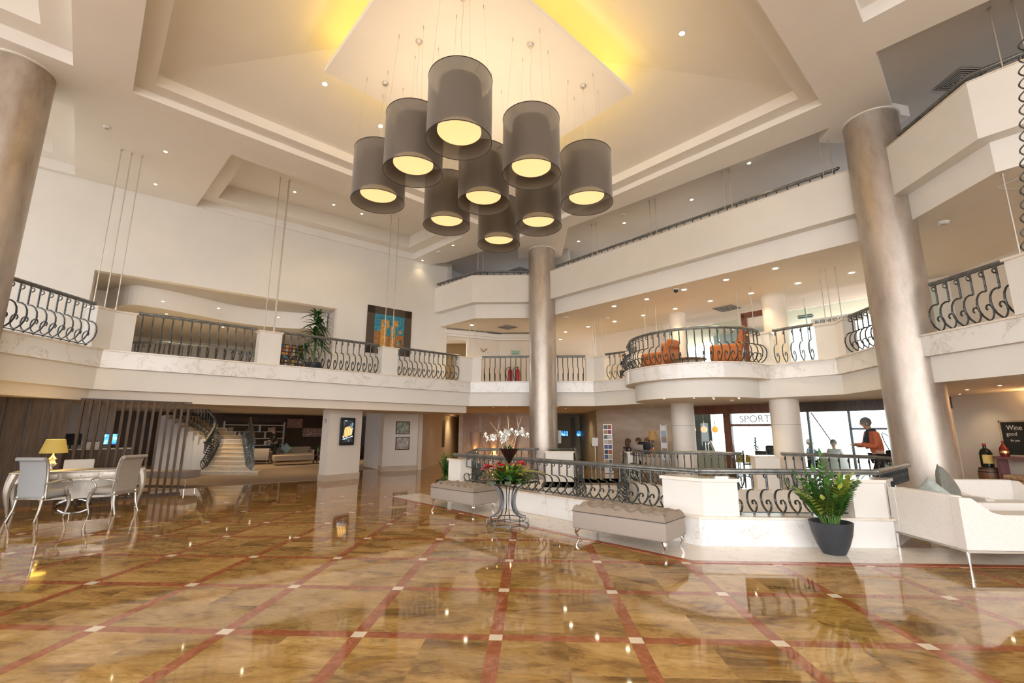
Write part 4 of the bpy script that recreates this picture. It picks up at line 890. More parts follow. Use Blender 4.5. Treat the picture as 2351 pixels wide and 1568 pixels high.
def person(loc, rz, lab, top, legs, hairm, pose='stand', arms=None, headt=(0, 0), hair='short', sc=1.0, shoe=None, lean=0, group=None, puffy=.018):
    t = thing('person', loc, rz, lab, 'person', group); t.scale = (sc, sc, sc)
    ph = .92 if pose != 'sit' else .50
    lx = lean
    J = {'pel': ((0, 0, ph), .125), 'wai': ((lx*.25, 0, ph+.16), .115), 'che': ((lx*.6, 0, ph+.36), .135), 'nb': ((lx*.9, 0, ph+.50), .062), 'nk': ((lx+.01, 0, ph+.555), .05),
         'h0': ((lx+.035+headt[0]*.3, headt[1]*.3, ph+.63), .075), 'h1': ((lx+.03+headt[0], headt[1], ph+.70), .092), 'h2': ((lx+.02+headt[0], headt[1], ph+.765), .07)}
    E_ = [('pel', 'wai'), ('wai', 'che'), ('che', 'nb'), ('nb', 'nk'), ('nk', 'h0'), ('h0', 'h1'), ('h1', 'h2')]
    hx = J['h1'][0][0]; J['nose'] = ((hx+.105, headt[1], ph+.68), .014); E_.append(('h1', 'nose'))
    arms = arms or {}
    for s, n in ((-1, 'R'), (1, 'L')):
        sh = V(lx*.8, s*.175, ph+.46); el, wr = arms.get(n, ((lx*.8+.0, s*.23, ph+.19), (lx*.8+.08, s*.22, ph-.05)))
        el, wr = V(*el), V(*wr); d = (wr-el).normalized(); pm = wr+d*.06
        J.update({'sh'+n: (sh, .058), 'el'+n: (el, .04), 'wr'+n: (wr, .027), 'pm'+n: (pm, (.034, .02))}); E_ += [('che', 'sh'+n), ('sh'+n, 'el'+n), ('el'+n, 'wr'+n), ('wr'+n, 'pm'+n)]
        side = d.cross(V(0, 0, 1)); side = side.normalized() if side.length > .2 else V(1, 0, 0)
        dn = side.cross(d)
        for i, (o_, l_) in enumerate(((-.027, .06), (-.009, .072), (.009, .068), (.027, .052))):
            a = pm+side*o_+d*.02; b = a+d*l_*.55-dn*.006*s; c = b+d*l_*.45+V(0, 0, -.018)
            J.update({f'f{i}a{n}': (a, .009), f'f{i}b{n}': (b, .008), f'f{i}c{n}': (c, .007)}); E_ += [('pm'+n, f'f{i}a{n}'), (f'f{i}a{n}', f'f{i}b{n}'), (f'f{i}b{n}', f'f{i}c{n}')]
        a = pm-d*.03+side*s*-.03; b = a+d*.03+side*s*-.02; J.update({'ta'+n: (a, .01), 'tb'+n: (b, .009)}); E_ += [('pm'+n, 'ta'+n), ('ta'+n, 'tb'+n)]
        if pose == 'stand': hp, kn, an, to = (0, s*.085, ph-.06), (.02, s*.095, .49), (0, s*.10, .09), (.14, s*.115, .035)
        elif pose == 'walk': hp, kn, an, to = (0, s*.085, ph-.06), (.04+s*.13, s*.09, .50), (s*.24-.03, s*.095, .10), (s*.24+.11, s*.10, .035)
        else: hp, kn, an, to = (.05, s*.10, ph-.02), (.46, s*.12, ph+.0), (.44, s*.12, .09), (.58, s*.13, .035)
        J.update({'hp'+n: (hp, .085), 'kn'+n: (kn, .057), 'an'+n: (an, .038), 'to'+n: (to, .034)}); E_ += [('pel', 'hp'+n), ('hp'+n, 'kn'+n), ('kn'+n, 'an'+n), ('an'+n, 'to'+n)]
    skinned('body', J, E_, 'pel', skin, t)
    def sub(keys, grow, r0=None):
        q = {k: (J[k][0], (J[k][1][0] if isinstance(J[k][1], tuple) else J[k][1])+grow) for k in keys}; return q, [e for e in E_ if e[0] in q and e[1] in q]
    q, e = sub(['pel', 'wai', 'che', 'nb', 'shR', 'shL', 'elR', 'elL', 'wrR', 'wrL'], puffy); skinned('jacket', q, e, 'pel', top, t, 1)
    q, e = sub(['pel', 'hpR', 'hpL', 'knR', 'knL', 'anR', 'anL'], .013); skinned('trousers', q, e, 'pel', legs, t, 1)
    for n in 'RL':
        a, b = J['an'+n][0], J['to'+n][0]; skinned('shoe', {'a': ((a[0]-.02, a[1], .05), .045), 'b': ((b[0], b[1], .042), .042)}, [('a', 'b')], 'a', shoe or dark, t, 1)
    hc = J['h1'][0]; m = MB(); m.ball((hc[0]-.028, hc[1], hc[2]+.028), .112, 14, (1.0, .93, 1.02))
    if hair == 'long': m.ball((hc[0]-.06, hc[1], hc[2]-.06), .11, 12, (.75, .95, 1.5)); m.ball((hc[0]-.08, hc[1], hc[2]-.20), .09, 10, (.6, .95, 1.5))
    m.build('hair', hairm, t)
    e_ = MB()
    for s in (-1, 1): e_.ball((hc[0]+.083, hc[1]+s*.034, hc[2]-.005), .011, 6)
    e_.build('eyes', dark, t); MB().ball((hc[0]+.082, hc[1], hc[2]-.06), .018, 6, (.5, 1.3, .4)).build('mouth', mat('lips', (.4, .12, .1), .5), t)
    e2 = MB()
    for s in (-1, 1): e2.ball((hc[0]-.005, hc[1]+s*.093, hc[2]-.01), .024, 8, (.7, .4, 1.2))
    e2.build('ears', skin, t)
    return t
grey_h = noisy('grey_hair', (.10, .12, .12), (.22, .24, .24), 50, .7); brown_h = noisy('brown_hair', (.05, .025, .015), (.10, .05, .03), 50, .7)
# ================================================================ wooden boards and slats on the left
bw = thing('wood_panelling', (0, 0, 0), 0, 'dark brown wood board wall behind the writing desk at the left edge', 'panelling')
A = V(-14.3, 6.0); B_ = V(-10.36, 10.02); nb = 17; dB = (B_-A)/nb
for k in range(nb):
    p, q = A+dB*(k+.03), A+dB*(k+.97); n_ = V(-dB.y, dB.x).normalized(); off_ = n_*(.0 if k % 2 else .008)
    MB().prism([tuple(p+off_), tuple(q+off_), tuple(q+n_*.06), tuple(p+n_*.06)], 0, 2.30).build('board', slatw, bw)
MB().prism([tuple(A+n_*.06), tuple(B_+n_*.06), tuple(B_+n_*.1), tuple(A+n_*.1)], 0, 2.30).build('backing', darkw, bw)
sl = thing('slat_screen', (0, 0, 0), 0, 'screen of fourteen upright dark wooden slats between the lobby and the office corner', 'screen')
for k in range(15):
    q = V(-10.28, 10.2).lerp(V(-8.98, 11.80), k/14); MB().prism(sq(q.x, q.y, 2.25, .15, .055), .05, 2.28).build('slat', slatw, sl)
MB().prism(sq(-9.63, 11.0, .89, 2.15, .17), 0, .05).build('bottom_rail', darkw, sl); MB().prism(sq(-9.63, 11.0, .89, 2.15, .17), 2.28, 2.31).build('top_rail', darkw, sl)
# ================================================================ writing desk and chairs
t = thing('writing_desk', (-9.13, 9.32, 0), .69, 'long champagne wood writing desk with curved legs in front of the dark boards', 'desk')
MB().rbox((0, .0, .79), (2.0, .62, .035), .012).build('desktop', gold_w, t)
m = MB(); vs = []
for y in (-.27, -.25):
    pts = [(-.94, .77), (.94, .77), (.94, .60), (.60, .60), (.45, .645), (.25, .60), (0, .62), (-.25, .60), (-.45, .645), (-.6, .60), (-.94, .60)]
    vs.append([(x, y, z) for x, z in pts])
n = len(pts); m.add(vs[0]+vs[1], [list(range(n)), [n+i for i in range(n)][::-1]]+[(i, i+n, (i+1) % n+n, (i+1) % n) for i in range(n)]); m.build('apron', gold_w, t)
m = MB(); m.box((-.94, .23, .45), (.94, .27, .77)); m.box((-.96, -.25, .58), (-.93, .25, .77)); m.box((.93, -.25, .58), (.96, .25, .77)); m.box((-.6, .2, .22), (.6, .23, .6)); m.build('frame', gold_w, t)
for x in (-.6, 0, .6):
    d = MB().rbox((x, -.276, .705), (.54, .02, .1), .006).build('drawer', gold_w, t); MB().ball((x, -.295, .705), .014, 8).build('knob', chrome, d)
for sx in (-1, 1):
    for sy in (-1, 1):
        o = leg_mesh(.77, .06, .022, .07, math.atan2(sy*.5, sx)).build('leg', gold_w, t); o.location = (sx*.93, sy*.24, 0)
silver = noisy('silver_leaf_wood', (.40, .37, .31), (.56, .52, .45), 8, .32, metal=.6); linen = noisy('grey_linen', (.37, .38, .38), (.44, .45, .45), 90, .85)
def armchair(loc, rz, lab, fab):
    t = thing('dining_armchair', loc, rz, lab, 'armchair', 'high backed armchairs at the writing desk')
    MB().rbox((.02, 0, .44), (.50, .52, .12), .05, puff=.15).build('seat', fab, t)
    m = MB(); pr_ = smooth([(-.22, .36), (-.235, .6), (-.255, .85), (-.30, 1.04), (-.345, 1.09)], 4); vs = []; k = len(pr_)
    for y in (-.235, .235): vs += [(x, y, z) for x, z in pr_]+[(x+.065, y, z+.005) for x, z in pr_[::-1]]
    n = 2*k; fs = [list(range(n))[::-1], [n+i for i in range(n)]]+[((i+1) % n, (i+1) % n+n, i+n, i) for i in range(n)]; m.add(vs, fs); b = m.build('backrest', fab, t)
    m = MB(); m.tube([(-.33, -.255, 1.075), (-.33, .255, 1.075)], .035, 12); m.build('top_roll', fab, b)
    for y in (-.248, .248): m = MB(); m.tube([(x+.03, y, z) for x, z in pr_], .019, 6); m.build('back_post', silver, t)
    m = MB(); m.tube([(-.24, -.25, .38), (.26, -.26, .38), (.26, .26, .38), (-.24, .25, .38)], .022, 5, True); m.build('seat_rail', silver, t)
    for s in (-1, 1):
        o = leg_mesh(.40, .03, .013, .045, math.atan2(s*.5, 1), kick=.3).build('leg', silver, t); o.location = (.24, s*.24, 0)
        m = MB(); m.tube([(-.22, s*.23, .42), (-.25, s*.235, .2), (-.32, s*.25, 0)], [.026, .02, .014], 8); m.build('leg', silver, t)
        m = MB(); m.tube(smooth([(-.24, s*.25, .64), (-.05, s*.275, .665), (.12, s*.29, .68), (.2, s*.295, .665), (.21, s*.29, .63), (.15, s*.28, .56), (.16, s*.275, .46), (.2, s*.27, .4)], 3), .018, 8); m.build('armrest', silver, t)
    return t
armchair((-9.0, 8.47, 0), 1.62, 'high backed pale grey armchair on the left of the desk, its back to the viewer', linen)
armchair((-8.27, 9.18, 0), 3.1, 'high backed beige armchair at the right end of the desk', noisy('beige_linen', (.36, .32, .27), (.42, .37, .31), 90, .85))
t = thing('office_chair', (-10.0, 10.0, 0), -.8, 'white swivel office chair on chrome castors behind the writing desk', 'office chair'); t.location = (-9.78, 9.86, 0)
MB().rbox((0, 0, .47), (.48, .5, .07), .03).build('seat', mat('white_leather', (.78, .77, .74), .45), t); MB().rbox((-.24, 0, .76), (.05, .5, .40), .024).build('backrest', MAT['white_leather'], t)
MB().tube([(0, 0, .12), (0, 0, .45)], .03, 10).build('column', chrome, t)
for k in range(5):
    a = k*2*PI/5+.2; m = MB(); m.tube([(0, 0, .13), (.14*math.cos(a), .14*math.sin(a), .13), (.28*math.cos(a), .28*math.sin(a), .075)], .018, 6); l_ = m.build('base_leg', chrome, t); MB().ball((.28*math.cos(a), .28*math.sin(a), .032), .032, 8).build('castor', dark, l_)
t = thing('table_lamp', (-9.62, 9.12, .808), 0, 'table lamp with glowing olive gold shade and silver base on the writing desk', 'table lamp')
shade_m = mat('lit_gold_shade', (.32, .25, .09), .7, emit=(1, .62, .08), es=.16)
s_ = MB(); s_.lathe([(.215, .33), (.145, .60)], n=32); s_.f = s_.f[:32]; s_.sm = s_.sm[:32]; s_.mi = s_.mi[:32]; s_.build('lamp_shade', shade_m, t)
MB().lathe([(.09, 0), (.10, .015), (.03, .05), (.05, .08), (.095, .13), (.05, .18), (.07, .22), (.03, .26), (.012, .30), (.012, .36)], n=24).build('base', chrome, t)
lamp('POINT', 'table_lamp_bulb', (-9.62, 9.12, 1.28), 14, (1, .7, .3), size=.05)
# office counter and screens behind the slats
def on45(x, y): return (x, y, 0)
t = thing('office_counter', (-13.35, 13.95, 0), R45, 'dark brown office counter behind the wooden slats', 'counter')
MB().box((-1.6, 0, 0), (.85, .5, 1.0)).build('body', darkw, t); MB().box((-1.65, -.03, 1.0), (.88, .53, 1.04)).build('worktop', gold_w, t)
def monitor(loc, rz, w_, h, lab, scr, cat='monitor', name='computer_monitor', stand=True):
    t = thing(name, loc, rz, lab, cat); MB().rbox((0, .015, h/2+(.1 if stand else 0)), (w_, .03, h), .008).build('housing', dark, t)
    MB().quad((-w_/2+.015, -.002, (.115 if stand else .015)), (w_/2-.015, -.002, (.115 if stand else .015)), (w_/2-.015, -.002, h+(.085 if stand else -.015)), (-w_/2+.015, -.002, h+(.085 if stand else -.015))).build('screen', scr, t)
    if stand: MB().box((-.1, -.04, 0), (.1, .1, .012)).box((-.02, .03, 0), (.02, .05, .12)).build('stand', dark, t)
    return t
def screen_mat(name, stops, sc=3, es=1.0, rot=0):
    m = mat(name, (0, 0, 0), .3); P = m.node_tree.nodes['Principled BSDF']; v = coords(m, 'Object', (sc, 1, sc), (0, rot, 0)); n = N(m, 'ShaderNodeTexNoise', i_Scale=1.0, i_Detail=3, i_Distortion=1.0); L(m, v, n.inputs['Vector'])
    c = ramp(m, n.outputs[0], stops); L(m, c, P.inputs['Emission Color']); P.inputs['Emission Strength'].default_value = es; return m
scr_b = screen_mat('blue_screen', [(.35, (.02, .12, .45)), (.5, (.05, .35, .85)), (.6, (.3, .7, 1))], 9, 1.3)
mpt = lambda s: (-13.35+s*.7071-.1, 13.95+s*.7071+.1, 1.04)
monitor(mpt(.28), R45-.1, .46, .34, 'computer monitor with bright blue screen behind the slats', scr_b)
monitor(mpt(-.62), R45-.1, .46, .34, 'switched off black monitor behind the slats, left of the lit one', dark)
t = thing('printer', mpt(-.15), R45, 'pale printer with dark lid between the monitors', 'printer'); MB().rbox((0, .1, .1), (.42, .3, .2), .02).build('body', trim, t); MB().box((-.15, -.05, .2), (.15, .2, .225)).build('lid', dark, t)
t = thing('padded_bench', (-10.75, 13.3, 0), -.05, 'long low grey padded bench seen behind the slats', 'bench'); MB().rbox((0, 0, .36), (2.2, .5, .2), .03).build('seat', taupe, t)
for sx in (-1.02, 1.02):
    for sy in (-.2, .2): MB().tube([(sx, sy, 0), (sx, sy, .28)], .014, 6).build('leg', chrome, t)
# ================================================================ curved staircase
st = thing('staircase', (0, 0, 0), 0, 'beige marble staircase that climbs and then turns sharply left', 'stairs')
stone = noisy('beige_stair_stone', (.50, .40, .27), (.62, .51, .36), 3, .3, (1, 1, 3))
# each step as (inner corner, outer corner): a straight flight that fans round to the left
edge_in = [(-12.05, 16.75), (-12.14, 17.02), (-12.23, 17.27), (-12.32, 17.5), (-12.4, 17.7), (-12.5, 17.85), (-12.62, 17.93), (-12.78, 17.95), (-12.95, 17.95), (-13.15, 17.9), (-13.4, 17.85), (-13.65, 17.8), (-13.9, 17.75), (-14.15, 17.7), (-14.4, 17.65)]
edge_out = [(-10.0, 16.72), (-10.22, 17.02), (-10.44, 17.3), (-10.66, 17.58), (-10.88, 17.85), (-11.08, 18.12), (-11.3, 18.42), (-11.62, 18.75), (-12.0, 18.98), (-12.4, 19.1), (-12.8, 19.12), (-13.15, 19.1), (-13.5, 19.06), (-13.85, 19.02), (-14.2, 18.98)]
RS = .155
for k in range(14):
    a, b, c, d = edge_in[k], edge_out[k], edge_out[k+1], edge_in[k+1]; zt = RS*(k+1)
    if k == 0: a, b = (a[0]-.2, a[1]-.05), (b[0]+.2, b[1]-.05); c = (c[0]+.3, c[1])
    MB().prism([a, b, c, d], max(0, zt-RS-.2), zt-.03).build('riser_block', stone, st)
    MB().prism([(a[0], a[1]-.03), (b[0], b[1]-.03), c, d], zt-.03, zt).build('tread', mcream, st)
m = MB()
for k in range(14): (x0, y0), (x1, y1) = edge_in[k], edge_in[k+1]; m.prism([(x0-.06, y0), (x0, y0), (x1, y1), (x1-.06, y1-.04)], 0, RS*(k+1)-.02)
m.build('inner_string', bluew, st)
m = MB()
for k in range(14): (x0, y0), (x1, y1) = edge_out[k], edge_out[k+1]; m.prism([(x0+.05, y0), (x0, y0), (x1, y1), (x1+.03, y1+.04)], 0, RS*(k+1)-.02)
m.build('outer_string', bluew, st)
def ip(E, k, dx=0): (x, y) = E[k]; return (x+dx, y, RS*(k+1))
railing([ip(edge_in, k, .07) for k in range(0, 14)], 0, 'iron banister on the inner left side of the staircase', -1, group='banisters of the staircase', sp=.14)
railing([ip(edge_out, k, -.07) for k in range(0, 7)], 0, 'iron banister on the right side of the staircase', 1, group='banisters of the staircase', sp=.14)
# ================================================================ lounge in the background
def on385(s, off=0): return (-15.5+s*.7071+off*.7071, 22.8+s*.7071-off*.7071)
bx_, by_ = on385(0, .45); t = thing('bookcase', (bx_, by_, 0), R45, 'dark bookcase with white shelves and ornaments behind the staircase', 'bookcase')
MB().box((0, .25, 0), (2.85, .3, 2.25)).build('back_panel', darkw, t); MB().box((0, 0, 2.02), (2.85, .25, 2.25)).build('top_box', darkw, t)
shw = mat('white_shelf', (.85, .83, .78), .4)  # plain white for shelves and ornaments, no emission
for z in (.42, .82, 1.16, 1.50, 1.84): MB().box((0, -.02, z), (2.8, .25, z+.035)).build('shelf', shw, t)
for x, z in ((0, .2), (.7, .82), (1.62, 1.5), (1.9, 1.16), (2.3, .82), (2.8, .2)): MB().box((x, 0, z), (x+.035, .25, z+.38 if x not in (0, 2.8) else 2.05)).build('divider', shw, t)
MB().box((0, -.02, 0), (2.85, .25, .2)).build('base', darkw, t)
def onshelf(s, z): q = on385(s, .42); return (q[0], q[1], z)
def vase(loc, pr_, lab, m, cat='vase', name='vase'): o = MB().lathe(pr_, n=20).build(name, m); o.location = loc; return tag(o, lab, cat)
vase(onshelf(.72, 1.195), [(.05, 0), (.08, .03), (.08, .22), (.03, .27), (.03, .31), (.012, .34)], 'white ginger jar on the bookcase', shw)
vase(onshelf(.28, .455), [(.05, 0), (.1, .08), (.06, .18), (.02, .22)], 'pale blue bottle vase low on the bookcase', mat('pale_blue', (.4, .55, .62), .3))
vase(onshelf(1.95, .86), [(.06, 0), (.08, .1), (.05, .2)], 'small cream vase on the right of the bookcase', mcream)
for i, (s, z, w_, c_) in enumerate(((.3, 1.535, .2, (.5, .45, .38)), (2.15, 1.535, .26, (.6, .52, .42)), (2.15, .86, .2, (.55, .6, .6)), (2.1, .455, .28, (.5, .5, .48)), (.35, .86, .22, (.4, .33, .27)))):
    o = MB().obox((0, 0, .1), (w_, .16, .2), R45).build('storage_box', mat('box_%d' % i, c_, .7)); o.location = onshelf(s, z); tag(o, ('small box on the upper left bookcase shelf', 'beige box on the upper right bookcase shelf', 'pale box in the middle right of the bookcase', 'grey box low on the right of the bookcase', 'brown box in the left middle of the bookcase')[i], 'box')
t = thing('artwork', (0, 0, 0), 0, 'pair of pinkish branch pattern wall panels on the dark lounge wall', 'wall art')
def art_mat():
    m = mat('branch_print', (.35, .22, .2), .7); P = m.node_tree.nodes['Principled BSDF']; v = coords(m, 'Object', (1, 1, 1)); n = N(m, 'ShaderNodeTexVoronoi', i_Scale=16, feature='DISTANCE_TO_EDGE'); L(m, v, n.inputs['Vector'])
    L(m, ramp(m, n.outputs['Distance'], [(0, (.75, .62, .58)), (.06, (.55, .38, .35)), (.12, (.22, .12, .11))]), P.inputs['Base Color']); return m
am = art_mat()
for s0, s1, z0, z1 in ((2.95, 3.75, 1.72, 2.2), (3.8, 5.6, 1.25, 1.72)):
    a, b, c, d = on385(s0, .34), on385(s1, .34), on385(s1, .30), on385(s0, .30); MB().prism([a, b, c, d], z0, z1).build('print', am, t)
m = MB(); brs = [((3.9, 1.3), (4.5, 1.6)), ((4.0, 1.35), (4.75, 1.45)), ((4.05, 1.68), (4.1, 1.35)), ((5.0, 1.65), (5.5, 1.5))]
for (a, za), (b, zb) in brs: qa, qb = on385(a, .36), on385(b, .36); m.tube([(*qa, za), (*qb, zb)], .012, 5)
m.build('branch', shw, t)
def lounge_sofa(loc, rz, w_, lab, m_, name='lounge_sofa', cat='sofa', hb=.75):
    t = thing(name, loc, rz, lab, cat); MB().rbox((0, 0, .32), (w_, .75, .24), .03).build('seat', m_, t); MB().rbox((0, .32, .52), (w_, .14, hb-.3), .03).build('backrest', m_, t)
    for s in (-1, 1): MB().rbox((s*(w_/2-.06), 0, .42), (.12, .75, .34), .03).build('arm', m_, t)
    for sx in (-1, 1):
        for sy in (-1, 1): MB().tube([(sx*(w_/2-.08), sy*.32, 0), (sx*(w_/2-.08), sy*.32, .21)], .015, 6).build('leg', chrome, t)
    return t
lounge_sofa((-13.0, 22.2, 0), PI+.3, .85, 'beige armchair beside the staircase, its back to the lobby', taupe, 'lounge_armchair', 'armchair')
lounge_sofa((-12.5, 24.3, 0), R45, 1.9, 'beige sofa under the pink wall panels with blue cushion', taupe)
lounge_sofa((-10.6, 25.6, 0), .3, 2.2, 'long taupe sofa at the right of the lounge wall', taupe)
t = thing('ottoman', (-11.3, 22.0, 0), .62, 'long beige upholstered ottoman in the middle of the lounge', 'ottoman'); MB().rbox((0, 0, .33), (1.75, .7, .26), .05).build('seat', noisy('tan_linen', (.42, .33, .24), (.5, .4, .3), 80, .85), t)
for sx in (-.8, .8):
    for sy in (-.3, .3): MB().tube([(sx, sy, 0), (sx, sy, .2)], .016, 6).build('leg', chrome, t)
t = thing('coffee_table', (-10.3, 23.2, 0), .2, 'low dark square coffee table carrying a spiky plant', 'table'); MB().box((-.5, -.4, .38), (.5, .4, .43)).build('tabletop', darkw, t)
for sx in (-.46, .46):
    for sy in (-.36, .36): MB().box((sx-.03, sy-.03, 0), (sx+.03, sy+.03, .38)).build('leg', darkw, t)
t = thing('spiky_plant', (-10.5, 23.1, .43), 0, 'dark spiky plant in a round pot on the lounge coffee table', 'plant'); m = MB()
for k in range(22): a = k*2.4; leaf(m, (0, 0, .15), (math.cos(a), math.sin(a), .3+(k % 4)*.5), .42, .06, .15, 4)
m.build('foliage', leafd, t); MB().lathe([(.08, 0), (.14, .1), (.11, .2)], n=18).build('pot', potm, t)
for (x, y, z, c_, lb) in ((-12.75, 24.0, .68, (.35, .52, .6), 'pale blue cushion standing on the lounge sofa'), (-10.95, 25.3, .70, (.75, .72, .6), 'cream cushion standing on the right lounge sofa'), (-10.4, 25.45, .66, (.75, .5, .22), 'orange cushion on the right lounge sofa')):
    ob = cushion((x, y, z), .42, .12, .6, 1.3, lb, mat('cushion_%s' % lb[:6], c_, .7)); ob.rotation_euler = (1.3, .78, .6)
person((-12.75, 22.9, 0), -2.2, 'person in black clothes with grey hair standing bent over beside the lounge bookcase', black_f, black_f, mat('silver_hair', (.3, .29, .28), .7), 'stand', {'R': ((.12, -.22, 1.12), (.30, -.12, 1.08)), 'L': ((.12, .22, 1.12), (.30, .10, 1.1))}, (.05, 0), lean=.10)
# ================================================================ screen and posters on the pillars
food = None
def slide_mat(food_=False):
    m = mat('food_advert_%d' % food_, (0, 0, 0), .3); P = m.node_tree.nodes['Principled BSDF']; v = coords(m, 'Object')
    n = N(m, 'ShaderNodeTexNoise', i_Scale=5.5, i_Detail=4, i_Distortion=.8); L(m, v, n.inputs['Vector'])
    g = N(m, 'ShaderNodeTexGradient', gradient_type='SPHERICAL'); mp = N(m, 'ShaderNodeMapping'); mp.inputs['Scale'].default_value = (4.2, 1, 3.0); mp.inputs['Location'].default_value = (0, 0, .1); t_ = N(m, 'ShaderNodeTexCoord'); L(m, t_.outputs['Object'], mp.inputs[0]); L(m, mp.outputs[0], g.inputs[0])
    wv_ = N(m, 'ShaderNodeTexWave', i_Scale=5, i_Distortion=5); L(m, v, wv_.inputs['Vector'])
    c1 = ramp(m, wv_.outputs[0], [(.1, (.35, .08, .01)), (.5, (.95, .42, .05)), (.9, (1, .75, .35))])
    c0 = ramp(m, n.outputs[0], [(.5, (.01, .01, .012)), (.58, (.05, .08, .09)), (.66, (.55, .75, .8))])
    f = N(m, 'ShaderNodeMath', operation='GREATER_THAN'); L(m, g.outputs[0], f.inputs[0]); f.inputs[1].default_value = .12
    x = N(m, 'ShaderNodeMixRGB'); L(m, f.outputs[0], x.inputs[0]); L(m, c0, x.inputs[1]); L(m, c1, x.inputs[2]); L(m, (c1 if food_ else c0), P.inputs['Emission Color']); P.inputs['Emission Strength'].default_value = 1.0; return m
a_ = math.atan2(16.02-14.9, -5.9+6.55)
t = thing('wall_screen', (-6.40, 15.80-.62, 0), a_, 'portrait advertising screen with a bright food picture on the cream pillar', 'screen')
t.location = (-6.405+.335*0, 15.15, 1.57); fx_, fy_ = (-6.55-5.9)/2, (14.9+16.02)/2; t.location = (fx_+.04, fy_-.025, 1.57)
MB().rbox((0, -.03, 0), (.56, .06, .90), .01).build('housing', dark, t); MB().quad((-.19, -.062, -.36), (.2, -.062, -.36), (.2, -.062, .36), (-.19, -.062, .36)).build('screen', slide_mat(), t)
MB().quad((-.17, -.064, -.20), (.15, -.064, -.12), (.18, -.064, .06), (.04, -.064, .17), (-.13, -.064, .12)).build('food_picture', slide_mat(True), t)
m = MB(); m.tube([(-.20, -.066, -.26), (.2, -.066, -.16)], .012, 4); m.tube([(-.2, -.066, -.16), (-.12, -.066, -.27)], .008, 4); m.build('plate', mat('lit_plate', (.5, .6, .7), .4, emit=(.6, .75, .9), es=.8), t)
def frame_pic(loc, rz, w_, h, lab, pm, fm=darkw, fw=.03, name='framed_picture', mat_w=0, paper=None):
    t = thing(name, loc, rz, lab, 'picture'); m = MB()
    for a, b in (((-w_/2, -.035, h/2-fw), (w_/2, 0, h/2)), ((-w_/2, -.035, -h/2), (w_/2, 0, -h/2+fw)), ((-w_/2, -.035, -h/2), (-w_/2+fw, 0, h/2)), ((w_/2-fw, -.035, -h/2), (w_/2, 0, h/2))): m.box(a, b)
    m.build('frame', fm, t)
    if mat_w: MB().box((-w_/2+fw, -.012, -h/2+fw), (w_/2-fw, -.004, h/2-fw)).build('mount', paper, t)
    q = fw+mat_w; MB().box((-w_/2+q, -.022, -h/2+q), (w_/2-q, -.006, h/2-q)).build('print', pm, t); return t
aw = math.atan2(19.45-18.6, -4.76+5.95); cream_p = mat('paper', (.55, .52, .46), .6)
frame_pic((-5.30, 19.05, 1.71), aw, .58, .52, 'small framed leafy poster, upper of the two on the cream wall end', noisy('leafy_print', (.14, .17, .12), (.50, .50, .40), 9, .5))
frame_pic((-5.29, 19.06, 1.09), aw, .58, .52, 'small framed poster with a red brown emblem, lower of the two', noisy('poster_print', (.30, .22, .18), (.56, .55, .50), 7, .5))
t = thing('wall_sign', (-6.76, 15.06, 1.9), math.atan2(14.9-15.25, -6.55+6.95), 'tiny picture sign high on the pillar left of the screen', 'sign'); MB().box((-.06, -.012, -.07), (.06, 0, .07)).build('plate', noisy('sign_grey', (.2, .17, .15), (.6, .58, .55), 14, .5), t)
# ================================================================ vases in the travertine niche
lamp_v = mat('lit_vase_glow', (.8, .5, .3), .6, emit=(1, .50, .14), es=.9); shell = noisy('mosaic_shell', (.42, .30, .22), (.68, .52, .40), 45, .45, bump=.4)
for i, x in enumerate((-2.9, -1.95, -1.02)):
    t = thing('tall_vase', (x, 24.2, 0), 0, 'tall mosaic floor vase on a white pedestal, lit from below, '+('left one', 'middle one', 'right one behind the orchids')[i], 'vase', 'three uplit vases in the niche')
    MB().box((-.2, -.2, 0), (.2, .2, .42)).build('pedestal', white, t); MB().lathe([(.10, .60), (.16, .75), (.22, 1.0), (.26, 1.35), (.27, 1.52), (.24, 1.50), (.001, 1.3)], n=32).build('vase_body', shell, t)
    MB().lathe([(.12, .42), (.11, .5), (.12, .60)], n=24).build('light_ring', lamp_v, t)
    lamp('POINT', 'vase_uplight', (x, 23.9, .62), 2.2, (1, .55, .2), size=.05)
# ================================================================ reception corner
t = thing('reception_desk', (4.3, 17.35, 0), -R45, 'reception desk with cream top behind the far balustrade', 'desk')
MB().box((-1.25, -.0, 0), (.75, .55, .74)).build('body', mtrav, t); MB().box((-1.28, -.04, .74), (.78, .6, .78)).build('worktop', mcream, t)
t = thing('brochure_rack', (2.98, 18.5, 0), -.3, 'tall slim rack full of colourful brochures near the steps', 'rack')
MB().box((-.17, -.03, .02), (.17, .09, 1.86)).build('stand', steel, t)
bc = [(.45, .44, .40), (.07, .09, .25), (.35, .08, .05), (.45, .25, .15), (.10, .15, .12), (.25, .06, .12), (.40, .35, .25), (.04, .04, .05)]
def brochures(t, w_, z0, z1, rows, cols, seed):
    r_ = random.Random(seed)
    for i in range(rows):
        for j in range(cols):
            z = z0+(z1-z0)*i/rows; x = -w_/2+w_*(j+.5)/cols; c_ = r_.randrange(8)
            MB().obox((x, -.05, z+(z1-z0)/rows*.45), (w_/cols*.88, .02, (z1-z0)/rows*.82), 0, -.15).build('brochure', mat('brochure_%d' % c_, bc[c_], .5), t)
brochures(t, .31, .35, 1.86, 8, 2, 4)
t = thing('brochure_rack', (4.68, 16.85, 0), -.5, 'narrow white leaflet stand right of the reception lamp', 'rack')
m = MB(); m.tube([(-.1, 0, 0), (-.1, 0, 1.86)], .014, 6); m.build('upright', trim, t); m = MB(); m.tube([(.1, 0, 0), (.1, 0, 1.86)], .014, 6); m.build('upright', trim, t)
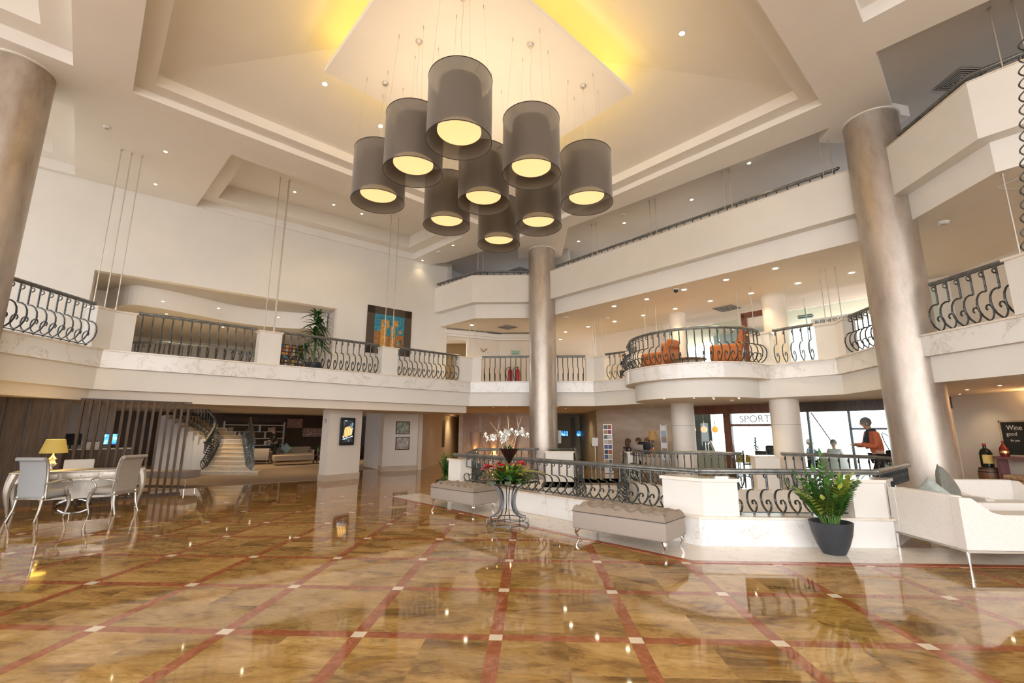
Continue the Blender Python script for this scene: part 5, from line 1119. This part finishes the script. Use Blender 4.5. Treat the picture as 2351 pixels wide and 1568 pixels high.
for i, c_ in enumerate(((.7, .72, .75), (.35, .25, .2), (.72, .7, .72), (.25, .2, .18), (.3, .4, .5), (.7, .7, .72))): MB().box((-.085, -.02, .62+i*.2), (.085, .0, .80+i*.2)).build('leaflet', mat('leaflet_%d' % i, c_, .5), t)
t = thing('lectern_sign', (2.5, 18.7, 0), -.2, 'white tilted notice board on a steel post beside the brochure rack', 'sign')
MB().tube([(0, 0, 0), (0, 0, 1.1)], .035, 10).build('post', steel, t); MB().obox((0, -.02, 1.18), (.24, .03, .34), 0, -.4).build('board', trim, t); MB().tube([(-.12, -.06, 1.0), (-.12, -.02, 1.12)], .03, 6).build('handset', dark, t)
t = thing('table_lamp', (4.42, 17.35, .78), 0, 'table lamp with brown glowing shade and silver ball base on the reception desk', 'table lamp')
s_ = MB(); s_.lathe([(.165, .52), (.115, .83)], n=24); s_.f = s_.f[:24]; s_.sm = s_.sm[:24]; s_.mi = s_.mi[:24]; s_.build('lamp_shade', mat('lit_brown_shade', (.3, .2, .08), .7, emit=(.9, .38, .07), es=.07), t)
MB().lathe([(.07, 0), (.08, .01), (.02, .05), (.06, .12), (.02, .2), (.02, .26), (.075, .33), (.02, .40), (.075, .46), (.01, .52)], n=20).build('base', chrome, t)
monitor((4.12, 17.5, .78), -R45+PI, .46, .34, 'dark computer monitor back on the reception desk, right of the receptionists', dark)
monitor((4.36, 17.52, .78), -.3+PI, .3, .32, 'second dark monitor beside the brown shaded lamp', dark)
t = thing('desk_screen', (3.85, 17.62, .78), -R45, 'low fabric privacy screen in front of the two seated receptionists', 'screen'); MB().rbox((0, 0, .17), (.62, .04, .34), .015).build('panel', taupe, t)
t = thing('paper_bag', (4.33, 17.12, .78), .3, 'small orange paper bag standing on the reception desk', 'bag'); MB().box((-.07, -.04, 0), (.07, .04, .2)).build('body', mat('orange_paper', (.75, .22, .05), .6), t); m = MB(); m.tube([(-.03, 0, .2), (-.02, 0, .26), (.02, 0, .26), (.03, 0, .2)], .004, 4); m.build('handle', mat('orange_paper', (.7, .2, .05)), t)
t = thing('office_chair', (3.5, 17.6, 0), 1, 'grey swivel chair under the visitor in black at reception', 'office chair'); MB().rbox((0, 0, .42), (.5, .5, .08), .03).build('seat', taupe, t); MB().tube([(0, 0, .03), (0, 0, .38)], .03, 8).build('column', chrome, t); MB().lathe([(.25, 0), (.25, .03)], n=20).build('base', dark, t)
person((3.5, 17.62, 0), .35, 'person seated in black with long dark hair at the reception desk', black_f, black_f, brown_h, 'sit', {'R': ((.15, -.24, .78), (.38, -.12, .80)), 'L': ((.15, .24, .78), (.38, .1, .80))}, (.03, 0), 'long', lean=.05)
for x, y, l, hm in ((4.05, 18.05, 'left one of two people seated behind the reception screen, dark hair', brown_h), (4.36, 17.97, 'right one of two people seated behind the reception screen, brown hair', noisy('chestnut', (.14, .06, .035), (.2, .09, .05), 40, .7))):
    person((x, y, .0), -2.2, l, mat('navy_cloth', (.03, .035, .06), .8), black_f, hm, 'sit', sc=1.02)
for x, z0, w_, l in ((1.95, 1.2, .34, 'small blue lit screen on the olive corridor wall'), (2.75, 1.2, .2, 'smaller blue screen farther along the corridor')):
    t = thing('wall_screen', (x, 28.2 if x < 2.5 else 27.5, 1.45), 0, l, 'screen'); MB().box((-w_/2*1.4, -.05, -.18), (w_/2*1.4, 0, .2)).build('housing', dark, t); MB().quad((-w_/2*1.2, -.055, -.14), (w_/2*1.2, -.055, -.14), (w_/2*1.2, -.055, .16), (-w_/2*1.2, -.055, .16)).build('screen', screen_mat('deep_blue', [(.4, (.0, .03, .12)), (.55, (.02, .25, .6)), (.65, (.5, .8, 1))], 7, 1.2), t)
t = thing('wall_notice', (1.0, 17.5, 1.4), -.4, 'small white notice fixed on the right flank of the middle column', 'notice'); MB().box((-.02, -.02, -.25), (.10, .0, .22)).build('sheet', trim, t)
# ================================================================ bar behind the glass front
def g45(a, off=0): return (a+off*.7071, 24.2-a+off*.7071)        # point on the line x + y = 24.2
def bar45(mb, a0, a1, z0, z1, o0=-.05, o1=.05): mb.prism([g45(a0, o0), g45(a1, o0), g45(a1, o1), g45(a0, o1)], z0, z1)
t = thing('bar_window_wall', (0, 0, 0), 0, 'mahogany framed glass front of the bar with sports lettering on the upper pane', 'shopfront')
m = MB(); bar45(m, 5.95, 8.6, 2.22, 2.55, -.08, .08); m.build('header', redw, t); m = MB(); bar45(m, 6.98, 7.16, 0, 2.22, -.08, .08); m.build('door_post', redw, t)
m = MB(); bar45(m, 7.16, 8.6, 1.78, 1.86); m.build('transom', redw, t); m = MB(); bar45(m, 6.0, 6.08, 0, 2.22); m.build('door_post', redw, t)
m = MB(); bar45(m, 6.1, 8.6, 0, 2.22, -.006, .006); m.build('glass_pane', glass, t)
text('lettering', 'SPORTS', .34, (*g45(7.78, -.03), 2.02), (PI/2, 0, -R45), mat('etched', (.62, .62, .60), .5), t)
t = thing('window_wall', (0, 0, 0), 0, 'large window wall on the right of the bar with dark metal header and mullions', 'window front')
m = MB(); bar45(m, 8.7, 11.3, 2.22, 2.55, -.05, .05); m.build('header', darkw, t); mul = mat('grey_blue_metal', (.16, .20, .23), .4)
for a in (8.85, 9.62, 10.35, 11.1): m = MB(); bar45(m, a, a+.045, 0, 2.22); m.build('mullion', mul, t)
m = MB(); bar45(m, 9.62, 11.1, 1.66, 1.72); bar45(m, 9.9, 11.1, .82, .88); m.build('crossbar', mul, t)
m = MB(); bar45(m, 8.7, 11.3, 0, 2.22, -.004, .004); m.build('glass_pane', glass, t)
# the bar inside
t = thing('bar_counter', (7.6, 20.1, 0), -R45, 'bar counter with pale front panel and steel beer taps', 'bar')
MB().box((-.9, 0, 0), (.65, .5, .74)).build('body', mat('bar_front_grey', (.45, .5, .52), .3), t); MB().box((-.95, -.05, .74), (.7, .55, .79)).build('worktop', mat('bar_top', (.75, .77, .76), .2), t)
for x in (-.42, -.3): MB().tube([(x, .2, .79), (x, .2, 1.15)], .02, 8).build('tap', chrome, t)
m = MB(); m.tube([(-.05, .2, .79), (-.2, .2, 1.2), (-.3, .2, 1.1)], .05, 10); m.build('beer_tower', chrome, t)
glob = mat('lit_amber_glass', (.9, .4, .1), .1, emit=(1, .30, .06), es=.6)
for i, (x, y) in enumerate(((7.1, 20.95), (7.44, 20.56), (7.78, 20.2))):
    t = thing('globe_pendant', (x, y, 1.68), 0, 'amber glass globe pendant over the bar, '+('left one', 'middle one', 'right one')[i], 'pendant lamp', 'amber globe pendants over the bar'); MB().ball((0, 0, 0), .135, 16).build('globe', glob, t); m = MB(); m.tube([(0, 0, .13), (0, 0, .36)], .02, 6); m.build('cord', trim, t); m = MB(); m.tube([(0, 0, .36), (0, 0, .84)], .005, 5); m.build('cord', trim, t)
struct(MB().prism([(6.2, 22.6), (8.35, 22.1), (8.4, 22.3), (6.2, 22.8)], 0, 2.45).build('wall_bar_back', mat('dark_teal_wall', (.05, .07, .075), .4)))
yel = mat('yellow_vinyl', (.62, .42, .06), .45)
for i, a in enumerate((6.75, 6.98, 7.2)):
    q = g45(a, 1.0+.1*i); t = thing('bar_stool', (q[0], q[1], 0), -.6, 'slim bar stool with tilted yellow back, '+('left one', 'middle one', 'right one')[i]+' behind the glass', 'stool', 'yellow backed bar stools'); MB().obox((0, .05, .62), (.3, .03, .26), 0, -.35).build('backrest', yel, t); MB().box((-.16, -.22, .48), (.16, .05, .51)).build('seat', yel, t); MB().tube([(0, -.08, 0), (0, -.08, .48)], .02, 8).build('column', chrome, t); MB().lathe([(.18, 0), (.18, .02)], c=(0, -.08, 0), n=20).build('base', chrome, t)
for i, a in enumerate((7.3, 7.6, 7.9, 8.15)):
    q = g45(a, .75+.25*(i % 2)); t = thing('dining_chair', (q[0], q[1], 0), 1.2+i, 'dark slatted dining chair behind the glass of the bar, '+('first', 'second', 'third', 'fourth')[i]+' from the wooden post', 'chair', 'dark dining chairs in the bar')
    MB().box((-.2, -.2, .43), (.2, .2, .47)).build('seat', darkw, t); MB().box((-.2, .17, .7), (.2, .2, .92)).build('backrest', darkw, t)
    for sx in (-1, 1):
        for sy in (-1, 1): MB().box((sx*.18-.02, sy*.18-.02, 0), (sx*.18+.02, sy*.18+.02, .92 if sy > 0 else .43)).build('leg', darkw, t)
q = g45(7.75, 1.6); t = thing('grill_cabinet', (q[0], q[1], 0), -R45, 'dark rounded lidded cabinet with a small christmas tree beside it, behind the glass', 'cabinet'); MB().rbox((0, 0, .95), (.6, .35, .3), .06).build('lid', dark, t); MB().box((-.3, -.18, 0), (.3, .18, .8)).build('body', darkw, t)
q = g45(7.3, 1.5); t = thing('small_tree', (q[0], q[1], .0), 0, 'small decorated fir tree on a stand just right of the mahogany post', 'tree'); m = MB()
for k in range(60): a = k*2.4; z = .95+.5*(k/60); leaf(m, (0, 0, z), (math.cos(a), math.sin(a), -.1), .22*(1.25-k/60), .05, .3, 3)
m.build('foliage', leafd, t); MB().tube([(0, 0, 0), (0, 0, 1.4)], .02, 6).build('trunk', darkw, t)
# tables and guests by the window
for i, (x, y, l) in enumerate(((10.2, 16.4, 'white clothed table by the window with two seated guests'), (11.3, 15.0, 'white clothed table by the window nearest the right column'))):
    t = thing('restaurant_table', (x, y, 0), .3, l, 'table'); MB().lathe([(.46, .25), (.45, .5), (.45, .73), (.40, .745), (.001, .75)], n=28).build('tablecloth', trim, t); MB().lathe([(.25, 0), (.06, .04), (.05, .7)], n=16).build('base', steel, t)
q = (10.35, 17.75); person((9.75, 16.95, .02), -.9, 'guest seated by the window in a blue grey coat', mat('blue_grey_coat', (.12, .2, .26), .8), black_f, mat('blond_hair', (.5, .35, .22), .7), 'sit', {'R': ((.2, -.24, .78), (.42, -.1, .85)), 'L': ((.2, .24, .78), (.42, .1, .85))})
person((10.6, 17.0, .0), -2.4, 'guest seated at the window table, only the dark hair showing clearly', mat('pale_shirt', (.55, .55, .56), .8), black_f, grey_h, 'sit')
for x, y, l in ((9.75, 16.95, 'dark restaurant chair under the guest in the blue grey coat'), (10.6, 17.0, 'dark restaurant chair under the guest with dark hair')):
    t = thing('dining_chair', (x, y, 0), 0, l, 'chair'); MB().box((-.22, -.22, .36), (.22, .22, .40)).build('seat', darkw, t)
    for sx in (-.2, .2):
        for sy in (-.2, .2): MB().tube([(sx, sy, 0), (sx, sy, .37)], .018, 6).build('leg', darkw, t)
t = thing('parasol_pole', (10.9, 16.0, 0), 0, 'slanting dark pole outside the window above the seated guest', 'pole'); m = MB(); m.tube([(-.6, 1.6, 2.3), (-.15, 1.2, 1.1), (-.1, 1.2, 0)], .022, 6); m.build('pole', mul, t)
# woman walking behind the far rail
wm = person((8.78, 12.35, 0), PI-.15, 'woman in orange quilted jacket and dark scarf looking down at her hands', noisy('orange_quilt', (.50, .12, .055), (.60, .17, .08), 18, .6, (1, 1, 6)), black_f, grey_h, 'walk', {'R': ((.14, -.22, 1.12), (.38, -.12, 1.13)), 'L': ((.12, .22, 1.10), (.37, .08, 1.15))}, (.07, 0), 'short', 1.12, lean=.10, puffy=.032)
m = MB(); m.lathe([(.10, 1.34), (.115, 1.40), (.10, 1.46), (.075, 1.50)], (.09, 0, 0), 16); m.tube([(.14, 0, 1.40), (.20, -.02, 1.25), (.20, -.03, 1.05)], [.06, .055, .03], 10); m.build('scarf', mat('navy_scarf', (.02, .04, .06), .85), wm)
t = thing('shoulder_bag', (9.12, 12.3, .88), .2, 'dark leather shoulder bag hanging behind the woman in orange', 'bag'); MB().rbox((0, 0, .12), (.20, .34, .30), .06).build('body', dark, t); m = MB(); m.tube(smooth([(0, -.1, .25), (-.15, -.12, .55), (-.28, -.02, .70), (-.15, .08, .5), (0, .1, .25)], 3), .012, 5); m.build('strap', dark, t)
t = thing('phone', (8.33, 12.38, 1.30), 0, 'small pale phone held by the woman in orange', 'phone'); MB().obox((0, 0, 0), (.14, .07, .012), 0, 0, .3).build('body', trim, t)
# ================================================================ wine corner at the far right
lg_ = thing('low_ledge', (11.0, 11.0, 0), 0, 'low white ledge along the wall carrying the barrel and the logs', 'ledge'); MB().box((-.25, -1.6, 0), (.2, 1.45, .36)).build('body', white, lg_); MB().box((-.28, -1.63, .36), (.22, 1.48, .385)).build('top', mcream, lg_)
t = thing('barrel', (10.93, 11.86, .385), 0, 'small wooden barrel with dark hoops under the big bottle', 'barrel'); MB().lathe([(.155, 0), (.19, .1), (.20, .2), (.19, .3), (.165, .385)], n=28).build('staves', noisy('barrel_wood', (.12, .055, .025), (.22, .11, .05), 5, .5, (8, 8, 1)), t)
for z, r in ((.03, .168), (.10, .194), (.29, .196), (.36, .175)): MB().lathe([(r, z-.015), (r+.004, z), (r, z+.015)], n=28).build('hoop', dark, t)
t = thing('wine_bottle', (10.93, 11.86, .775), 0, 'large dark wine bottle with yellow label and red capsule on the barrel', 'bottle'); MB().lathe([(.115, 0), (.12, .02), (.12, .33), (.09, .41), (.035, .45), (.03, .52), (.035, .53)], n=28).build('glass', mat('black_glass', (.012, .016, .01), .08), t)
lb = MB(); lb.lathe([(.1215, .09), (.1215, .29)], n=28); fs_ = [f for i, f in enumerate(lb.f[:28]) if 15 <= i <= 24]; us_ = sorted({i for f in fs_ for i in f}); lb.v = [lb.v[i] for i in us_]; lb.f = [[us_.index(i) for i in f] for f in fs_]; lb.sm = [True]*len(lb.f); lb.mi = [0]*len(lb.f); lb.build('label', mat('yellow_label', (.72, .56, .18), .6), t); MB().lathe([(.037, .50), (.037, .555)], n=20).build('capsule', mat('red_capsule', (.4, .03, .03), .5), t)
t = thing('console_frame', (11.0, 10.6, .385), 0, 'purple brown painted open console frame behind the logs', 'console'); pw_ = mat('plum_paint', (.22, .10, .11), .5)
MB().box((-.15, -1.0, .60), (.15, 1.02, .66)).build('top', pw_, t)
for y in (-.95, .93): MB().box((-.1, y, 0), (.1, y+.07, .6)).build('leg', pw_, t)
t = thing('wine_bottle', (10.95, 11.42, 1.045), 0, 'red tinted bottle with gold band on the plum console', 'bottle'); MB().lathe([(.075, 0), (.085, .05), (.085, .18), (.05, .25), (.022, .29), (.022, .36)], n=24).build('glass', mat('red_glass', (.16, .02, .015), .1), t); MB().lathe([(.0865, .08), (.0865, .13)], n=24).build('band', mat('gold_band', (.8, .5, .2), .3, .8), t)
t = frame_pic((11.2, 11.3, 1.46), PI*1.5, .72, .82, 'framed blackboard with white chalk lettering about wine, leaning above the console', mat('chalkboard', (.02, .025, .025), .35), noisy('pale_wood_frame', (.45, .38, .28), (.6, .52, .42), 8, .5), .035, 'chalkboard')
ck = mat('chalk', (.8, .8, .78), .8)
for s_, z, y, sz in (('Wine', .24, .02, .16), ('good', .10, .1, .12), ('for you', -.05, .05, .07)): text('chalk_writing', s_, sz, (-y, -.026, z), (PI/2, 0, 0), ck, t, .001)
t = frame_pic((11.2, 10.42, 1.5), PI*1.5, .5, .85, 'gilt framed picture cut by the right edge beside the blackboard', mat('gold_print', (.55, .38, .16), .5), gold_w, .03)
t = thing('wall_lamp', (11.05, 10.35, 2.0), 0, 'glowing cream wall lamp shade at the right edge', 'wall lamp'); s_ = MB(); s_.lathe([(.17, -.25), (.17, .05)], n=24); s_.f = s_.f[:24]; s_.sm = s_.sm[:24]; s_.mi = s_.mi[:24]; s_.build('lamp_shade', mat('lit_cream_shade', (.9, .7, .4), .7, emit=(1, .62, .24), es=.9), t); MB().box((0, -.03, -.1), (.2, .03, -.05)).build('bracket', chrome, t)
lamp('POINT', 'wall_lamp_bulb', (10.95, 10.35, 1.95), 30, (1, .68, .35), size=.08)
bk = noisy('birch_log', (.36, .23, .12), (.58, .42, .25), 14, .8)
for i, (y, z, x) in enumerate(((11.25, .455, 10.86), (11.2, .455, 11.01), (11.18, .585, 10.93), (10.5, .455, 10.88), (10.45, .455, 11.03), (10.55, .585, 10.95))):
    o = MB(); o.tube([(0, -.30, 0), (0, 0, .004), (0, .30, 0)], [.068, .072, .066], 12); ob = o.build('log', bk); ob.location = (x, y, z); tag(ob, 'short cut log on the white ledge, '+('front left lower one', 'rear left lower one', 'left one on top', 'front right lower one', 'rear right lower one', 'right one on top')[i], 'log', 'cut logs on the ledge')
# ================================================================ upstairs
org = noisy('orange_velvet', (.34, .10, .022), (.46, .155, .04), 30, .75)
def tub_chair(loc, rz, lab, hb=.98, rec=.2):
    t = thing('lounge_chair', loc, rz, lab, 'armchair', 'orange armchairs in the balcony bay')
    MB().rbox((.05, 0, .33), (.62, .60, .24), .08).build('seat', org, t); MB().rbox((-.30, 0, .60), (.20, .74, hb-.35), .09, 0, 0, -rec).build('backrest', org, t)
    for s in (-1, 1): MB().rbox((.02, s*.36, .40), (.72, .16, .42), .075).build('arm', org, t)
    MB().rbox((-.40, 0, hb-.02), (.14, .52, .24), .065, 0, 0, -rec).build('headrest', org, t)
    for sx in (-.2, .25):
        for sy in (-.25, .25): MB().tube([(sx, sy, .22), (sx, sy, 0)], .02, 6).build('leg', darkw, t)
    return t
tub_chair((4.35, 15.45, 3.42), 2.3, 'orange armchair at the left of the balcony bay', .86, .1).scale = (1.2, 1.2, 1.2)
tub_chair((6.0, 14.2, 3.42), 2.75, 'orange reclining armchair with headrest at the right of the balcony bay', .98, .30).scale = (1.22, 1.22, 1.22)
t = thing('coffee_table', (5.05, 14.75, 3.42), 0, 'low dark oval coffee table between the orange armchairs upstairs', 'table'); MB().lathe([(.001, .40), (.42, .40), (.45, .42), (.42, .45), (.001, .45)], n=32, sx=1.2).build('tabletop', darkw, t)
for k in range(4): a = k*PI/2+.5; MB().tube([(.3*math.cos(a), .3*math.sin(a), .4), (.34*math.cos(a), .34*math.sin(a), 0)], .02, 6).build('leg', dark, t)
t = thing('lounge_chair', (3.8, 18.1, 3.42), -2.3, 'dark chair under the seated person left of the bay upstairs', 'armchair'); MB().rbox((0, 0, .36), (.5, .5, .12), .04).build('seat', dark, t); MB().rbox((-.25, 0, .6), (.07, .5, .5), .03).build('backrest', dark, t)
person((3.8, 18.1, 3.47), -2.3, 'person in dark clothes seated upstairs beside the balcony bay', black_f, black_f, brown_h, 'sit', {'R': ((.2, -.24, .80), (.4, -.1, .78)), 'L': ((.2, .24, .80), (.4, .1, .78))}, (.05, 0), 'long', .82, lean=.3)
def h45(a, off=0): return (a+off*.7071, 23.5-a+off*.7071)
def hb45(mb, a0, a1, z0, z1, o0=-.04, o1=.04): mb.prism([h45(a0, o0), h45(a1, o0), h45(a1, o1), h45(a0, o1)], z0, z1)
t = thing('glass_partition', (0, 0, 0), 0, 'frameless glass partition of the upstairs lounge with mahogany double door frame', 'glass partition')
for a in (7.42, 7.98): m = MB(); hb45(m, a, a+.13, 3.42, 5.62, -.06, .06); m.build('door_post', redw, t)
m = MB(); hb45(m, 7.42, 8.11, 5.5, 5.68, -.06, .06); m.build('door_head', redw, t)
for a0, a1 in ((5.45, 6.8), (6.83, 7.4), (8.15, 8.8), (8.85, 11.0)): m = MB(); hb45(m, a0, a1, 3.42, 5.5, -.006, .006); m.build('glass_pane', glass, t)
ge = mat('glass_edge_green', (.25, .55, .48), .2)
for a in (5.45, 6.8, 8.8): m = MB(); hb45(m, a, a+.02, 3.42, 5.5, -.015, .015); m.build('glass_edge', ge, t)
m = MB(); hb45(m, 8.9, 9.85, 4.86, 5.1, -.03, -.015); m.build('sign_band', mat('frosted_band', (.75, .76, .74), .5), t)
text('lettering', 'BUSINESS CORNER', .145, (*h45(9.40, -.045), 4.98), (PI/2, 0, -R45), mat('grey_letters', (.10, .10, .10), .5), t)
struct(MB().prism([h45(5.4, 4.2), h45(7.6, 4.2), h45(7.6, 4.4), h45(5.4, 4.4)], 3.42, 5.9).build('wall_upper_room', mat('bluish_room_wall', (.5, .56, .58), .7)))
t = thing('projector', (8.95, 14.95, 5.28), -.7, 'small dark and white projector hanging above the business corner lettering', 'projector'); MB().rbox((0, 0, 0), (.42, .26, .10), .03).build('body', dark, t); MB().box((-.2, -.132, -.03), (.2, -.12, .02)).build('front_panel', trim, t); MB().tube([(0, 0, .05), (0, 0, .62)], .015, 6).build('mount', trim, t)
# big painting and patchwork picture
def wall_at(s, off, z): p = wpt(s, off); return (p[0], p[1], z)
wa = math.atan2(WD.y, WD.x)
def paint_bg():
    m = mat('blue_paint', (.03, .2, .3), .7); P = m.node_tree.nodes['Principled BSDF']; v = coords(m); n = N(m, 'ShaderNodeTexNoise', i_Scale=26, i_Detail=5); L(m, v, n.inputs['Vector']); L(m, ramp(m, n.outputs[0], [(.35, (.015, .12, .22)), (.55, (.05, .30, .40)), (.7, (.12, .42, .45))]), P.inputs['Base Color']); return m
pt_ = frame_pic(wall_at(9.42, -.015, 5.40), wa, 1.82, 1.84, 'large painting of orange towers on blue in a wide dark brown frame', paint_bg(), mat('brown_passepartout', (.085, .06, .042), .6), .29, 'painting')
oc = noisy('ochre_paint', (.50, .22, .04), (.72, .42, .10), 12, .7); oc2 = noisy('rust_paint', (.28, .11, .03), (.45, .22, .06), 12, .7)
for nm, mm, (x0, z0, x1, z1) in (('tower', oc, (-.36, -.62, -.12, .12)), ('tower_top', oc, (-.34, .12, -.02, .42)), ('tower', oc, (.06, -.62, .24, .20)), ('tower_top', oc, (.16, .2, .34, .45)), ('wall_shape', oc2, (-.6, -.62, -.36, -.05)), ('wall_shape', oc2, (.26, -.62, .6, -.12)), ('wall_shape', oc2, (-.12, -.62, .06, -.2)), ('dome', oc, (.38, -.05, .52, .06)), ('house', oc, (.34, -.55, .54, -.32))):
    MB().rbox(((x0+x1)/2, -.03, (z0+z1)/2), (x1-x0, .014, z1-z0), .006).build(nm, mm, pt_)
for x, z in ((-.19, .26), (.14, .02), (.14, -.2), (.44, -.43)): MB().box((x-.045, -.042, z-.06), (x+.045, -.036, z+.05)).build('window_shape', paint_bg(), pt_)
t = thing('patchwork_picture', wall_at(6.55, 1.0, 3.44), wa+.1, 'square patchwork picture of small coloured tiles leaning behind the balustrade', 'picture'); t.location = (-7.62, 14.15, 3.44); t.rotation_euler[2] = R45
MB().box((-.33, 0, 0), (.33, .03, .84)).build('board', mat('slate_board', (.03, .035, .045), .6), t); pc = [(.55, .08, .06), (.75, .35, .05), (.08, .3, .4), (.7, .6, .3), (.35, .25, .08), (.2, .35, .4), (.65, .5, .4), (.1, .12, .2)]; r_ = random.Random(9)
for i in range(6):
    for j in range(7):
        c_ = r_.randrange(8); w_ = .032+.014*r_.random(); MB().box((-.27+i*.108-w_, -.008, .08+j*.115-w_), (-.27+i*.108+w_, 0, .08+j*.115+w_)).build('tile', mat('tile_%d' % c_, pc[c_], .5), t)
# tall dracaena
t = thing('potted_plant', (-6.95, 14.25, 3.42), 0, 'tall bushy dracaena plant behind the balustrade between painting and alcove', 'plant')
MB().lathe([(.17, 0), (.24, .10), (.25, .30), (.22, .30), (.001, .27)], n=28).build('pot', potm, t); m = MB(); tk = MB()
for (x, y, z, k0, rr) in ((0, 0, 1.85, 38, .36), (.05, 0, 1.55, 44, .40), (-.03, .03, 1.26, 44, .42), (.06, -.05, 1.0, 38, .38), (-.30, -.05, .72, 26, .34), (-.42, 0, .50, 18, .30), (.22, .05, .80, 14, .3)):
    tk.tube([(x*.4, y*.4, .25), (x*.9, y*.9, z*.7), (x, y, z)], .018, 6)
    for k in range(k0): a = k*2.4+z; e = -.1+1.3*((k*7) % 13)/13; leaf(m, (x, y, z-.06+.1*((k*5) % 7)/7), (math.cos(a)*math.cos(e), math.sin(a)*math.cos(e), math.sin(e)), rr*1.5*rv(.8, 1.15), .075, .5, 4)
m.build('foliage', leafd, t); tk.build('stems', stemm, t)
# fire corner
t = thing('exit_sign', (-.7, 20.24, 5.03), 0, 'green and white fire exit sign on the wall above the extinguishers', 'sign'); MB().box((-.22, -.03, -.1), (.22, 0, .1)).build('plate', mat('pale_green', (.45, .58, .46), .5), t); text('lettering', 'FIRE EXIT', .075, (0, -.033, .03), (PI/2, 0, 0), mat('sign_green', (.03, .22, .10), .5), t, .002); MB().box((-.15, -.034, -.07), (.15, -.03, -.04)).build('arrow', mat('sign_green', (.03, .22, .1)), t)
for i, x in enumerate((-.93, -.60)):
    t = thing('fire_extinguisher', (x, 20.1, 3.72), 0, 'red fire extinguisher fixed to the wall upstairs, '+('left one with hanging hose', 'right one')[i], 'fire extinguisher', 'red fire extinguishers'); MB().lathe([(.085, 0), (.09, .02), (.09, .46), (.06, .53), (.025, .56), (.025, .6)], n=24).build('cylinder', mat('fire_red', (.42, .02, .02), .3), t)
    MB().box((-.03, -.09, .6), (.03, .06, .64)).build('valve', dark, t); m = MB(); m.tube(smooth([(-.02, 0, .62), (-.14, -.02, .60), (-.20, -.02, .40), (-.14, -.03, .12), (-.10, -.05, .05)], 3), .012, 6); m.build('hose', dark, t); MB().box((-.03, .08, .2), (.03, .14, .3)).build('bracket', dark, t)
t = thing('wall_lamp', (-2.1, 19.88, 5.05), .45, 'small brass V shaped wall lamp on the beige wall upstairs', 'wall lamp'); m = MB(); m.tube([(-.16, -.06, .1), (-.02, -.08, -.04)], .018, 6); m.tube([(.16, -.06, .1), (-.02, -.08, -.04)], .018, 6); m.build('arms', mat('brass', (.4, .28, .12), .35, .9), t); MB().box((-.03, -.05, -.04), (.03, .05, .0)).build('bracket', MAT['brass'], t)
# alcove rail and small frame
railing([(-12.9, 13.9), (-11.9, 13.8), (-10.8, 14.6), (-9.8, 15.9), (-8.9, 16.6)], 3.42, 'curved iron balustrade deep inside the alcove behind the wavy bulkhead', 1, h=.92, sp=.24, group='balustrades in the alcove')
# unseen downlights added to brighten the rooms under the balcony
for x, y, z, e in ((-12.5, 21.0, 2.38, 90), (-9.5, 24.0, 2.38, 90), (-14.5, 24.0, 2.38, 60), (-11.5, 13.2, 2.38, 60), (-12.2, 17.0, 2.38, 60), (-9.2, 18.2, 2.38, 60), (-1.0, 21.5, 2.49, 60), (2.0, 23.0, 2.49, 40), (7.5, 19.0, 2.49, 40), (-4.0, 26.0, 2.49, 50)):
    downlight(x, y, z+.04, 'unseen downlight added to brighten the rear rooms, at %s' % ('lounge' if x < -9 else 'lobby'), 'added rear room fill lights', .8, e, 140)
for x, y in ((2.6, 17.2), (5.2, 14.6), (7.9, 11.9), (-1.2, 19.8), (9.8, 10.5)): lamp('POINT', 'gallery_fill_light', (x+.6, y+.6, 7.2), 10, (.94, .95, 1.0), size=.5)  # fill lights without fittings, added to lift the grey gallery ceiling
